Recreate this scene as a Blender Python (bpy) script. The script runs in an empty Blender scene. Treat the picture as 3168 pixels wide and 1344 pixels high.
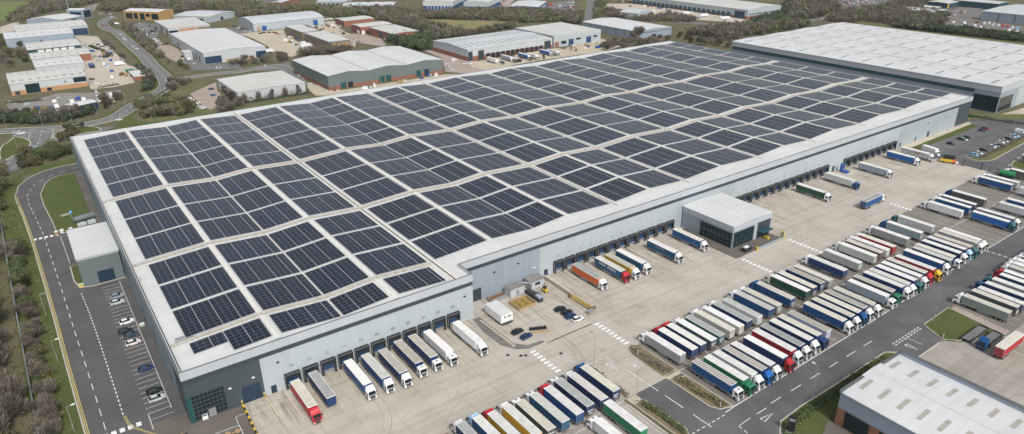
import bpy, math, random
from mathutils import Vector, Matrix
random.seed(11)
ROWS={'upper': [(120.4, -58.0, 'grey', 'white', 'N', 'white'), (125.3, -58.3, 'navy', 'white', 'N', 'red'), (129.2, -58.1, 'navy', 'white', 'N', 'red'), (133.4, -58.5, 'slate', 'white', 'N', 'white'), (137.3, -58.3, 'teal', 'grey', '', ''), (142.1, -58.2, 'cream', 'cream', 'N', 'white'), (146.1, -58.5, 'cream', 'white', 'N', 'white'), (150.6, -58.0, 'navy', 'grey', 'N', 'white'), (155.1, -58.4, 'pale', 'lightgrey', '', ''), (162.0, -57.8, 'blue', 'lightgrey', 'N', 'white'), (165.9, -57.9, 'grey', 'cream', 'N', 'white'), (173.1, -57.9, 'blue', 'cream', 'N', 'blue'), (181.5, -58.0, 'darkgreen', 'white', 'N', 'cream'), (185.4, -57.8, 'navy', 'cream', 'N', 'grey'), (190.3, -57.6, 'navy', 'beige', '', ''), (194.1, -58.2, 'grey', 'cream', '', ''), (204.8, -57.2, 'navy', 'white', 'N', 'white'), (214.2, -57.2, 'silver', 'white', '', ''), (223.6, -57.5, 'pale', 'white', 'N', 'white'), (228.1, -57.3, 'brown', 'cream', '', ''), (232.1, -57.6, 'pale', 'white', 'N', 'white'), (236.8, -57.6, 'red', 'cream', 'N', 'white'), (247.6, -57.1, 'grey', 'white', 'N', 'white'), (257.1, -57.5, 'greyblue', 'white', 'N', 'blue'), (266.6, -57.2, 'silver', 'white', 'N', 'teal'), (291.4, -57.0, 'white', 'white', 'N', 'white'), (298.4, -57.1, 'blue', 'white', 'N', 'white'), (303.4, -56.9, 'navy', 'white', 'N', 'white'), (312.9, -56.9, 'darkgrey', 'white', 'N', 'blue'), (340.9, -56.2, 'blue', 'white', 'N', 'white'), (346.1, -56.6, 'silver', 'white', 'N', 'white')], 'lower': [(121.0, -75.5, 'blue', 'striped', 'S', 'white'), (125.4, -76.0, 'green', 'white', 'S', 'green'), (129.2, -76.0, 'pale', 'white', 'S', 'white'), (133.2, -76.2, 'navy', 'striped', 'S', 'brightblue'), (136.9, -76.2, 'slate', 'white', 'S', 'white'), (142.8, -76.2, 'navy', 'white', 'S', 'red'), (147.8, -75.5, 'red', 'white', 'S', 'white'), (152.0, -75.4, 'navy', 'grey', 'S', 'white'), (156.7, -75.2, 'navy', 'white', 'S', 'white'), (160.8, -75.3, 'navy', 'cream', 'S', 'navy'), (165.2, -75.7, 'lavender', 'beige', '', ''), (174.3, -75.3, 'blue', 'cream', 'S', 'white'), (178.7, -75.3, 'navy', 'cream', 'S', 'white'), (182.7, -75.2, 'navy', 'cream', 'S', 'blue'), (186.6, -74.9, 'navy', 'beige', 'S', 'white'), (190.8, -75.3, 'grey', 'cream', 'S', 'white'), (199.4, -75.3, 'greyblue', 'white', 'S', 'white'), (203.9, -74.7, 'darkgrey', 'beige', 'S', 'green'), (209.5, -75.1, 'navy', 'white', 'S', 'white'), (212.8, -75.2, 'grey', 'lightgrey', 'S', 'white'), (217.3, -75.2, 'navy', 'white', 'S', 'teal'), (221.4, -74.9, 'grey', 'white', 'S', 'white'), (225.5, -74.6, 'navy', 'cream', 'S', 'red'), (230.3, -75.2, 'red', 'white', 'S', 'yellow'), (237.6, -74.6, 'blue', 'white', 'S', 'white'), (242.3, -75.3, 'slate', 'lightgrey', '', ''), (245.6, -74.8, 'navy', 'cream', 'S', 'white'), (250.9, -74.5, 'navy', 'white', 'S', 'white'), (255.6, -74.2, 'navy', 'white', 'S', 'paleblue'), (259.4, -74.5, 'darkred', 'cream', 'S', 'teal'), (264.9, -74.1, 'grey', 'cream', 'S', 'white'), (268.0, -73.9, 'grey', 'white', 'S', 'white'), (295.3, -73.0, 'brightblue', 'white', 'S', 'teal'), (300.2, -72.7, 'slate', 'white', 'S', 'white')], 'east': [(220.2, -89.7, 'greygreen', 'cream', 'N', 'white'), (226.0, -89.7, 'darkgrey', 'cream', '', ''), (229.4, -90.1, 'navy', 'white', '', ''), (234.9, -90.0, 'navy', 'white', 'N', 'blue'), (239.9, -90.1, 'grey', 'white', 'N', 'teal'), (245.2, -90.3, 'navy', 'white', '', ''), (249.1, -90.0, 'blue', 'white', 'N', 'red'), (254.4, -89.7, 'grey', 'cream', 'N', 'white'), (258.1, -89.3, 'pale', 'white', 'N', 'white'), (261.9, -89.0, 'pale', 'white', 'N', 'white'), (266.3, -89.2, 'navy', 'white', 'N', 'white'), (270.7, -89.2, 'pale', 'cream', 'N', 'white'), (275.1, -89.1, 'grey', 'white', 'N', 'blue'), (279.5, -89.0, 'blue', 'white', 'N', 'white'), (283.9, -89.0, 'navy', 'cream', 'N', 'red'), (288.3, -89.0, 'pale', 'white', 'N', 'white'), (292.7, -88.9, 'red', 'white', 'N', 'white'), (297.1, -88.9, 'navy', 'white', 'N', 'white'), (301.5, -88.8, 'navy', 'white', 'N', 'blue')], 'front': [(93.8, -45.2, 'navy', 'cream', 'N', 'blue'), (88.7, -46.0, 'navy', 'lightgrey', 'N', 'white'), (84.1, -45.7, 'navy', 'grey', 'N', 'white'), (79.8, -46.6, 'blue', 'white', 'N', 'red'), (75.0, -46.7, 'tealblue', 'lightgrey', 'N', 'white'), (70.3, -46.9, 'darkgrey', 'cream', 'N', 'white'), (66.4, -46.4, 'yellow', 'white', 'N', 'white'), (61.8, -46.2, 'yellow', 'white', 'N', 'red'), (57.8, -45.4, 'blue', 'white', 'N', 'paleblue'), (53.2, -45.1, 'navy', 'grey', 'N', 'white'), (47.6, -47.7, 'maroon', 'cream', 'N', 'darkred')], 'dock1': [(25.5, -16.9, 'red', 'cream', 'S', 'red'), (30.9, -16.1, 'navy', 'grey', '', ''), (41.1, -16.7, 'blue', 'white', 'S', 'white'), (46.4, -17.0, 'blue', 'lightgrey', 'S', 'white'), (51.5, -17.7, 'navy', 'beige', 'S', 'white'), (57.2, -16.2, 'navy', 'beige', 'S', 'white'), (62.1, -16.2, 'navy', 'beige', 'S', 'white'), (67.0, -16.7, 'white', 'white', 'S', 'white'), (76.8, -17.6, 'white', 'white', 'S', 'white')], 'dock2': [(131.7, -9.9, 'orange', 'grey', 'S', 'white'), (141.8, -10.8, 'tealblue', 'lightgrey', 'S', 'red'), (146.4, -11.1, 'yellow', 'beige', 'S', 'white'), (152.1, -11.0, 'tealblue', 'white', 'S', 'white'), (167.8, -11.8, 'tealblue', 'white', 'S', 'white'), (183.1, -10.8, 'blue', 'cream', 'S', 'white')], 'dock3': [(265.3, -10.7, 'darkgreen', 'white', 'S', 'white'), (289.0, -10.2, 'silver', 'white', 'S', 'blue'), (315.4, -11.5, 'greyblue', 'white', 'S', 'white'), (343.3, -10.7, 'brightblue', 'white', 'S', 'white'), (355.2, -12.0, 'silver', 'white', 'S', 'white')], 'far': [(317.7, 326.2, 'white', 'white', '', ''), (332.8, 326.6, 'greyblue', 'white', 'S', 'white'), (349.4, 324.2, 'brightblue', 'white', 'S', 'white'), (354.8, 319.8, 'white', 'white', 'S', 'white'), (374.0, 325.1, 'brightblue', 'white', 'S', 'white'), (379.9, 322.4, 'white', 'white', 'S', 'white')]}
ZONES=['along the winding estate road', 'around the big white warehouse by the bend', 'around the grey green warehouse behind the solar roof', 'beyond the solar roof', 'in the bay row along the left warehouse wall', 'in the car park below the orange office block', 'in the car park by the low white flat building', 'in the car park by the right end of the warehouse', 'in the compound beside the low yard wall', 'in the compound beside the white box trailer', 'in the distant crowded lot right of centre', 'in the distant lot at the upper left', 'in the distant lot beside the blue depots', 'in the lot behind the long pale units', 'in the salvage lot at the upper right', 'in the sandy yard with the barrel roof shed', 'in the yard beside the long pale units', 'in the yard of the red brick units', 'on the road at the left junction', 'on the road beyond the far roof corner']
CARS=[(0, 'car', 61.1, 634.9, 0, 'darkgrey'), (0, 'car', 65.5, 653.4, 10, 'white'), (0, 'car', 64.4, 631.6, 10, 'silver'), (0, 'car', 60.4, 597.2, 0, 'blue'), (0, 'car', 60.2, 594.5, 0, 'silver'), (0, 'car', 65.4, 622.0, 10, 'white'), (0, 'car', 60.7, 583.5, 0, 'silver'), (0, 'car', 64.8, 605.3, 10, 'silver'), (0, 'car', 87.5, 703.0, 120, 'white'), (0, 'car', 67.1, 557.5, 10, 'white'), (0, 'car', 66.1, 547.2, 10, 'silver'), (0, 'car', 87.1, 677.3, 120, 'white'), (0, 'car', 85.9, 663.3, 120, 'white'), (0, 'car', 103.6, 731.7, 90, 'white'), (0, 'car', 85.3, 614.6, 120, 'white'), (0, 'car', 108.9, 742.0, 90, 'grey'), (0, 'car', 86.4, 598.5, 120, 'white'), (0, 'car', 109.7, 726.6, 90, 'white'), (0, 'van', 107.0, 704.9, 90, 'black'), (0, 'car', 109.7, 717.2, 90, 'black'), (0, 'car', 107.2, 687.7, 90, 'white'), (0, 'van', 109.5, 680.4, 90, 'silver'), (0, 'car', 108.9, 644.1, 0, 'grey'), (0, 'car', 104.5, 610.3, 60, 'grey'), (0, 'car', 109.7, 622.2, 0, 'silver'), (0, 'car', 108.4, 611.8, 60, 'white'), (0, 'car', 99.6, 562.8, 60, 'black'), (0, 'car', 102.9, 576.7, 60, 'red'), (1, 'car', 112.3, 529.0, 60, 'black'), (1, 'van', 114.8, 510.1, 10, 'white'), (1, 'car', 113.8, 489.4, 60, 'white'), (1, 'car', 124.9, 458.5, 60, 'white'), (1, 'car', 127.6, 457.9, 60, 'white'), (1, 'car', 159.3, 441.7, 90, 'silver'), (1, 'car', 164.5, 454.9, 90, 'grey'), (2, 'car', 169.1, 384.1, 20, 'white'), (2, 'car', 165.6, 353.2, 20, 'white'), (2, 'car', 166.4, 324.9, 20, 'white'), (2, 'car', 227.2, 317.6, 20, 'white'), (2, 'car', 283.9, 351.6, 20, 'white'), (2, 'car', 274.8, 335.1, 20, 'silver'), (2, 'car', 280.6, 340.5, 20, 'white'), (2, 'car', 275.6, 328.0, 20, 'white'), (2, 'van', 296.8, 359.3, 5, 'white'), (2, 'car', 297.1, 343.4, 0, 'white'), (2, 'car', 300.4, 344.1, 0, 'white'), (2, 'car', 301.2, 340.1, 0, 'white'), (2, 'car', 325.6, 327.7, 0, 'blue'), (2, 'car', 342.5, 338.2, 0, 'silver'), (2, 'car', 344.5, 335.3, 0, 'white'), (2, 'van', 338.6, 320.9, 0, 'black'), (3, 'car', 31.9, 332.4, 150, 'white'), (3, 'van', 433.1, 326.2, 0, 'blue'), (3, 'car', 442.0, 331.9, 0, 'black'), (3, 'car', 438.7, 326.6, 0, 'darkgrey'), (3, 'car', 448.6, 336.4, 0, 'black'), (3, 'car', 444.9, 328.8, 0, 'black'), (3, 'car', 466.9, 326.7, 0, 'red'), (4, 'car', -5.7, 79.8, 0, 'silver'), (4, 'car', -5.0, 84.4, 0, 'silverblue'), (4, 'car', -6.5, 58.3, 0, 'black'), (4, 'car', -5.2, 64.3, 0, 'white'), (4, 'car', -5.4, 54.7, 0, 'darkblue'), (4, 'car', -5.7, 49.7, 0, 'wrapped'), (4, 'car', -5.0, 32.7, 0, 'navy'), (4, 'car', -5.1, 19.9, 0, 'black'), (4, 'car', -5.2, 16.1, 0, 'silver'), (5, 'car', 96.0, 890.7, 40, 'grey'), (5, 'car', 102.1, 908.8, 40, 'black'), (5, 'car', 104.2, 891.4, 40, 'white'), (5, 'car', 101.1, 860.4, 40, 'white'), (5, 'car', 104.4, 850.4, 40, 'silver'), (5, 'van', 96.8, 788.9, 10, 'white'), (5, 'car', 107.1, 784.3, 90, 'red'), (5, 'car', 110.4, 780.9, 90, 'black'), (5, 'car', 109.3, 762.9, 90, 'silver'), (5, 'car', 118.1, 774.5, 90, 'white'), (5, 'car', 110.3, 712.3, 90, 'silver'), (5, 'car', 113.0, 721.0, 90, 'white'), (5, 'car', 111.2, 706.3, 90, 'red'), (5, 'car', 118.0, 728.5, 90, 'white'), (5, 'car', 113.4, 692.1, 90, 'blue'), (5, 'car', 124.4, 747.3, 90, 'black'), (5, 'car', 118.2, 705.4, 90, 'black'), (5, 'van', 118.2, 700.1, 90, 'black'), (5, 'car', 116.2, 687.4, 90, 'white'), (5, 'car', 115.3, 672.6, 90, 'grey'), (5, 'car', 111.2, 649.3, 0, 'white'), (5, 'car', 123.4, 714.1, 90, 'grey'), (5, 'car', 121.6, 702.5, 90, 'black'), (5, 'car', 127.2, 732.8, 90, 'grey'), (5, 'van', 125.2, 719.5, 90, 'black'), (5, 'van', 111.0, 630.4, 0, 'silver'), (5, 'car', 111.2, 614.1, 60, 'white'), (5, 'car', 115.8, 612.7, 60, 'black'), (6, 'car', 81.3, 368.8, 0, 'maroon'), (6, 'car', 81.0, 363.2, 0, 'white'), (6, 'car', 81.1, 356.2, 0, 'white'), (6, 'car', 82.4, 345.1, 0, 'white'), (6, 'car', 81.5, 335.0, 0, 'silver'), (6, 'car', 82.0, 329.3, 0, 'white'), (6, 'car', 100.9, 381.8, 0, 'black'), (6, 'car', 97.1, 361.3, 0, 'blue'), (6, 'car', 97.5, 345.7, 0, 'black'), (6, 'car', 99.5, 349.9, 0, 'grey'), (7, 'car', 392.9, -6.3, -90, 'black'), (7, 'car', 406.0, -5.8, -90, 'black'), (7, 'car', 406.5, -6.9, -90, 'silver'), (7, 'car', 412.0, -6.5, -90, 'darkgreen'), (7, 'car', 383.4, -22.3, -90, 'lightblue'), (7, 'car', 388.2, -22.6, -90, 'white'), (7, 'car', 432.0, -5.4, -90, 'navy'), (7, 'car', 395.6, -21.9, -90, 'black'), (7, 'car', 437.8, -5.0, -90, 'darkred'), (7, 'car', 404.3, -22.0, -90, 'grey'), (7, 'car', 406.0, -21.8, -90, 'silver'), (7, 'car', 409.4, -22.3, -90, 'grey'), (7, 'car', 417.1, -21.2, -90, 'white'), (7, 'car', 409.9, -24.3, -90, 'black'), (7, 'car', 421.1, -21.7, -90, 'silver'), (7, 'car', 427.1, -21.1, -90, 'black'), (7, 'car', 432.5, -20.8, -90, 'silver'), (7, 'car', 435.9, -21.1, -90, 'lightblue'), (7, 'van', 445.5, -19.8, -90, 'white'), (8, 'car', 112.6, -13.2, 0, 'black'), (8, 'car', 113.1, -16.1, 0, 'black'), (8, 'car', 112.6, -18.7, 0, 'navy'), (8, 'car', 113.3, -21.4, 0, 'white'), (9, 'car', 93.4, -15.8, 5, 'black'), (9, 'car', 94.0, -19.6, 5, 'navy'), (10, 'car', 873.1, 362.8, 0, 'blue'), (10, 'car', 888.0, 371.2, 0, 'black'), (10, 'car', 867.8, 358.1, 0, 'silver'), (10, 'car', 901.8, 378.4, 0, 'black'), (10, 'car', 891.9, 371.3, 0, 'grey'), (10, 'car', 882.9, 363.1, 0, 'white'), (10, 'car', 894.5, 369.1, 0, 'grey'), (10, 'car', 878.8, 359.0, 0, 'red'), (10, 'car', 903.3, 373.6, 0, 'silver'), (10, 'car', 914.2, 376.9, 0, 'navy'), (10, 'car', 913.9, 375.4, 0, 'grey'), (10, 'car', 898.2, 363.4, 0, 'blue'), (10, 'car', 903.0, 363.0, 0, 'navy'), (10, 'car', 892.5, 355.0, 0, 'red'), (10, 'car', 887.4, 350.6, 0, 'red'), (10, 'car', 907.9, 362.8, 0, 'grey'), (10, 'car', 910.0, 363.5, 0, 'grey'), (10, 'car', 901.2, 358.0, 0, 'white'), (10, 'car', 894.1, 353.0, 0, 'silver'), (10, 'car', 918.0, 365.4, 0, 'navy'), (10, 'car', 913.2, 361.8, 0, 'red'), (10, 'car', 824.4, 307.4, 15, 'white'), (10, 'car', 897.1, 350.1, 0, 'lightblue'), (10, 'car', 898.4, 350.5, 0, 'silver'), (10, 'car', 899.4, 345.2, 0, 'grey'), (10, 'car', 918.2, 356.1, 0, 'white'), (10, 'car', 853.1, 317.2, 15, 'white'), (10, 'car', 923.8, 353.4, 0, 'black'), (10, 'car', 919.4, 350.0, 0, 'white'), (10, 'car', 919.3, 346.0, 0, 'silver'), (10, 'car', 937.3, 354.7, 0, 'white'), (10, 'car', 920.4, 344.5, 0, 'red'), (10, 'car', 918.1, 341.3, 0, 'silver'), (10, 'car', 936.4, 348.7, 0, 'white'), (10, 'car', 940.4, 350.3, 0, 'silver'), (10, 'car', 944.2, 351.9, 0, 'white'), (10, 'car', 938.7, 347.5, 0, 'silver'), (10, 'car', 936.8, 345.7, 0, 'grey'), (10, 'car', 939.0, 346.2, 0, 'white'), (10, 'car', 928.6, 339.7, 0, 'white'), (10, 'car', 947.0, 349.1, 0, 'navy'), (10, 'car', 950.7, 343.0, 0, 'silver'), (10, 'car', 942.0, 337.6, 0, 'grey'), (10, 'car', 942.2, 334.7, 0, 'grey'), (10, 'car', 950.6, 339.1, 0, 'red'), (10, 'car', 953.1, 339.2, 0, 'blue'), (10, 'car', 945.5, 334.6, 0, 'lightblue'), (10, 'car', 952.2, 337.7, 0, 'lightblue'), (10, 'car', 947.3, 334.9, 0, 'lightblue'), (10, 'car', 948.1, 334.6, 0, 'silver'), (10, 'car', 956.4, 339.2, 0, 'grey'), (10, 'car', 960.0, 340.2, 0, 'black'), (10, 'car', 952.3, 335.7, 0, 'silver'), (10, 'car', 949.3, 333.8, 0, 'silver'), (11, 'car', 169.2, 1018.4, 0, 'white'), (11, 'car', 167.8, 1007.8, 0, 'white'), (11, 'car', 169.8, 1001.0, 0, 'white'), (11, 'car', 173.3, 1013.3, 0, 'white'), (11, 'car', 172.6, 1006.0, 0, 'white'), (11, 'car', 171.7, 997.4, 0, 'white'), (11, 'car', 175.3, 1008.8, 0, 'white'), (11, 'car', 174.8, 998.5, 0, 'white'), (11, 'car', 171.9, 981.6, 0, 'white'), (11, 'car', 176.1, 1004.0, 0, 'white'), (11, 'car', 179.1, 987.1, 0, 'white'), (11, 'car', 179.8, 985.5, 0, 'white'), (11, 'car', 181.7, 989.7, 0, 'white'), (11, 'car', 184.0, 997.5, 0, 'white'), (11, 'car', 293.3, 808.6, 0, 'black'), (11, 'car', 304.8, 829.4, 0, 'white'), (11, 'car', 305.9, 806.5, 0, 'white'), (11, 'car', 315.5, 815.9, 0, 'navy'), (11, 'car', 310.8, 785.3, 0, 'silver'), (11, 'car', 340.1, 777.4, 0, 'white'), (11, 'car', 348.3, 770.4, 0, 'white'), (11, 'car', 348.5, 761.8, 0, 'silver'), (12, 'car', 506.3, 607.2, 0, 'white'), (12, 'car', 542.5, 644.2, 0, 'black'), (12, 'car', 564.0, 667.4, 0, 'black'), (12, 'car', 568.6, 582.0, 0, 'darkgrey'), (12, 'car', 578.1, 592.7, 0, 'red'), (12, 'car', 585.7, 598.6, 0, 'black'), (12, 'van', 576.7, 587.0, 0, 'darkgrey'), (12, 'van', 586.9, 592.6, 0, 'red'), (12, 'car', 564.5, 561.8, 0, 'darkred'), (12, 'car', 587.5, 587.8, 0, 'red'), (12, 'car', 567.4, 551.3, 0, 'black'), (12, 'car', 586.9, 572.8, 0, 'silver'), (12, 'car', 596.1, 583.7, 0, 'white'), (12, 'car', 568.0, 542.8, 0, 'red'), (12, 'car', 584.0, 558.0, 0, 'black'), (12, 'car', 576.2, 540.8, 0, 'maroon'), (12, 'car', 606.9, 577.8, 0, 'grey'), (12, 'car', 591.1, 558.8, 0, 'maroon'), (12, 'car', 623.4, 597.6, 0, 'white'), (12, 'car', 578.1, 539.2, 0, 'maroon'), (12, 'car', 593.1, 557.2, 0, 'white'), (12, 'car', 608.8, 576.1, 0, 'white'), (12, 'car', 625.4, 595.9, 0, 'silver'), (12, 'car', 579.9, 537.6, 0, 'grey'), (12, 'car', 595.0, 555.6, 0, 'red'), (12, 'car', 627.4, 594.2, 0, 'white'), (12, 'car', 610.8, 574.4, 0, 'silver'), (12, 'car', 680.0, 558.2, 20, 'black'), (12, 'car', 689.3, 564.2, 20, 'silver'), (12, 'car', 683.3, 555.4, 20, 'white'), (12, 'car', 673.5, 498.0, 20, 'red'), (12, 'car', 679.5, 497.0, 20, 'red'), (12, 'car', 675.4, 475.9, 20, 'red'), (13, 'car', 93.5, 900.5, 40, 'white'), (13, 'car', 81.5, 785.6, 90, 'red'), (13, 'car', 84.3, 789.0, 90, 'grey'), (13, 'car', 85.6, 795.6, 90, 'silver'), (13, 'car', 85.4, 782.9, 90, 'red'), (13, 'car', 92.7, 796.9, 90, 'blue'), (13, 'car', 93.6, 786.8, 90, 'black'), (13, 'car', 94.9, 781.2, 90, 'black'), (14, 'car', 899.4, 240.2, 20, 'lightblue'), (14, 'car', 924.0, 251.4, 20, 'blue'), (14, 'car', 866.0, 221.7, 20, 'black'), (14, 'car', 879.9, 227.6, 20, 'navy'), (14, 'car', 887.3, 230.0, 20, 'white'), (14, 'car', 932.5, 249.7, 20, 'lightblue'), (14, 'car', 892.6, 229.3, 20, 'lightblue'), (14, 'car', 878.9, 222.9, 20, 'silver'), (14, 'car', 883.0, 224.6, 20, 'blue'), (14, 'car', 888.6, 227.1, 20, 'white'), (14, 'car', 882.8, 222.0, 20, 'blue'), (14, 'car', 875.6, 217.4, 20, 'white'), (14, 'car', 943.3, 247.2, 20, 'red'), (14, 'car', 898.4, 226.3, 20, 'grey'), (14, 'van', 829.1, 193.9, 0, 'white'), (14, 'car', 888.6, 220.9, 20, 'white'), (14, 'car', 897.5, 223.3, 20, 'white'), (14, 'car', 944.8, 244.4, 20, 'grey'), (14, 'car', 923.3, 233.2, 20, 'white'), (14, 'car', 929.0, 234.3, 20, 'white'), (14, 'car', 881.4, 212.6, 20, 'silver'), (14, 'car', 925.7, 229.9, 20, 'grey'), (14, 'car', 915.5, 225.0, 20, 'red'), (14, 'car', 882.6, 209.9, 20, 'red'), (14, 'car', 881.2, 209.0, 20, 'grey'), (14, 'van', 812.0, 176.1, 0, 'white'), (14, 'van', 833.4, 184.4, 0, 'white'), (14, 'van', 823.3, 169.5, 0, 'white'), (14, 'van', 814.6, 160.0, 0, 'white'), (14, 'van', 847.2, 170.2, 10, 'white'), (14, 'van', 851.9, 167.5, 10, 'white'), (14, 'van', 837.0, 158.2, 0, 'silver'), (14, 'van', 849.1, 161.7, 10, 'silver'), (14, 'van', 842.4, 154.4, 10, 'white'), (14, 'van', 844.5, 150.8, 10, 'red'), (14, 'van', 843.3, 145.9, 10, 'red'), (14, 'van', 819.0, 134.9, 0, 'white'), (14, 'van', 836.0, 138.6, 10, 'white'), (14, 'van', 812.1, 125.1, 0, 'white'), (14, 'van', 835.6, 134.1, 10, 'lightblue'), (15, 'car', 200.1, 678.7, 0, 'black'), (15, 'car', 201.4, 665.7, 0, 'white'), (15, 'car', 206.7, 679.2, 0, 'grey'), (15, 'car', 201.6, 653.9, 0, 'black'), (15, 'car', 200.4, 637.8, 0, 'silver'), (15, 'car', 204.9, 634.1, 0, 'white'), (15, 'car', 208.9, 611.7, 0, 'black'), (15, 'car', 213.3, 613.5, 0, 'black'), (15, 'car', 218.4, 612.0, 0, 'black'), (15, 'car', 226.5, 630.5, 0, 'grey'), (15, 'car', 222.9, 607.9, 0, 'black'), (15, 'car', 222.5, 599.1, 0, 'red'), (15, 'car', 225.3, 595.5, 0, 'silver'), (15, 'car', 223.2, 588.9, 0, 'silver'), (15, 'car', 228.2, 592.7, 0, 'silver'), (15, 'car', 216.4, 554.7, 0, 'lightblue'), (15, 'van', 215.2, 549.9, 0, 'white'), (15, 'car', 226.6, 576.4, 0, 'red'), (15, 'van', 227.5, 573.3, 0, 'black'), (15, 'van', 225.5, 566.0, 0, 'silver'), (15, 'car', 219.7, 547.2, 0, 'white'), (15, 'car', 216.1, 531.4, 0, 'white'), (15, 'car', 216.1, 521.4, 0, 'darkgrey'), (15, 'van', 224.8, 524.4, 10, 'white'), (15, 'van', 215.1, 497.7, 0, 'silver'), (15, 'car', 219.6, 505.2, 0, 'white'), (15, 'van', 213.3, 488.3, 0, 'silver'), (15, 'car', 227.4, 521.6, 0, 'white'), (15, 'car', 255.4, 548.3, 90, 'grey'), (15, 'car', 258.9, 553.4, 90, 'silver'), (15, 'car', 261.2, 515.0, 90, 'grey'), (15, 'car', 257.3, 497.8, 90, 'white'), (15, 'car', 261.2, 500.8, 90, 'darkgrey'), (15, 'car', 261.8, 494.9, 90, 'silver'), (16, 'car', 47.5, 656.5, 10, 'white'), (16, 'car', 47.6, 639.3, 0, 'silver'), (16, 'car', 50.1, 654.4, 10, 'silver'), (16, 'car', 47.6, 632.0, 10, 'grey'), (16, 'car', 33.5, 475.6, 0, 'black'), (16, 'van', 49.5, 608.4, 0, 'blue'), (16, 'car', 49.0, 603.0, 0, 'silver'), (16, 'car', 32.5, 463.6, 0, 'silver'), (16, 'car', 56.8, 653.3, 0, 'silver'), (16, 'car', 49.0, 580.2, 0, 'grey'), (16, 'car', 34.5, 457.9, 0, 'white'), (16, 'car', 59.8, 649.1, 0, 'black'), (16, 'car', 48.5, 555.7, 0, 'silver'), (16, 'car', 56.7, 609.2, 0, 'white'), (16, 'car', 49.2, 525.3, 0, 'white'), (16, 'van', 56.2, 571.3, 0, 'black'), (16, 'car', 50.2, 520.4, 0, 'white'), (17, 'car', 266.8, 629.6, 0, 'black'), (17, 'car', 270.3, 620.7, 0, 'white'), (17, 'car', 273.4, 627.5, 0, 'white'), (17, 'car', 265.7, 606.8, 0, 'silver'), (17, 'car', 277.2, 621.0, 0, 'white'), (17, 'car', 271.3, 596.1, 0, 'black'), (17, 'car', 282.5, 622.7, 0, 'grey'), (17, 'car', 288.8, 624.8, 0, 'black'), (17, 'van', 289.7, 608.5, 0, 'white'), (17, 'car', 272.7, 566.9, 0, 'silver'), (17, 'car', 289.1, 604.8, 0, 'white'), (17, 'car', 286.0, 582.8, 0, 'white'), (17, 'car', 278.4, 562.9, 0, 'white'), (17, 'car', 296.8, 604.8, 40, 'white'), (17, 'car', 281.1, 566.1, 40, 'white'), (17, 'car', 279.4, 556.6, 0, 'black'), (17, 'car', 278.2, 552.3, 40, 'black'), (17, 'car', 271.0, 507.9, 40, 'white'), (17, 'car', 271.0, 498.4, 40, 'grey'), (17, 'car', 298.5, 495.2, 40, 'white'), (18, 'car', -23.3, 340.3, 0, 'silver'), (18, 'car', -20.8, 336.4, 0, 'white'), (18, 'car', -19.2, 295.3, 30, 'white'), (18, 'car', -16.7, 299.9, 30, 'paleblue'), (19, 'van', 573.0, 321.2, 10, 'silver'), (19, 'car', 618.3, 308.1, 5, 'white'), (19, 'van', 662.2, 305.7, 10, 'white'), (19, 'car', 743.6, 296.1, 15, 'white')]
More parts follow.
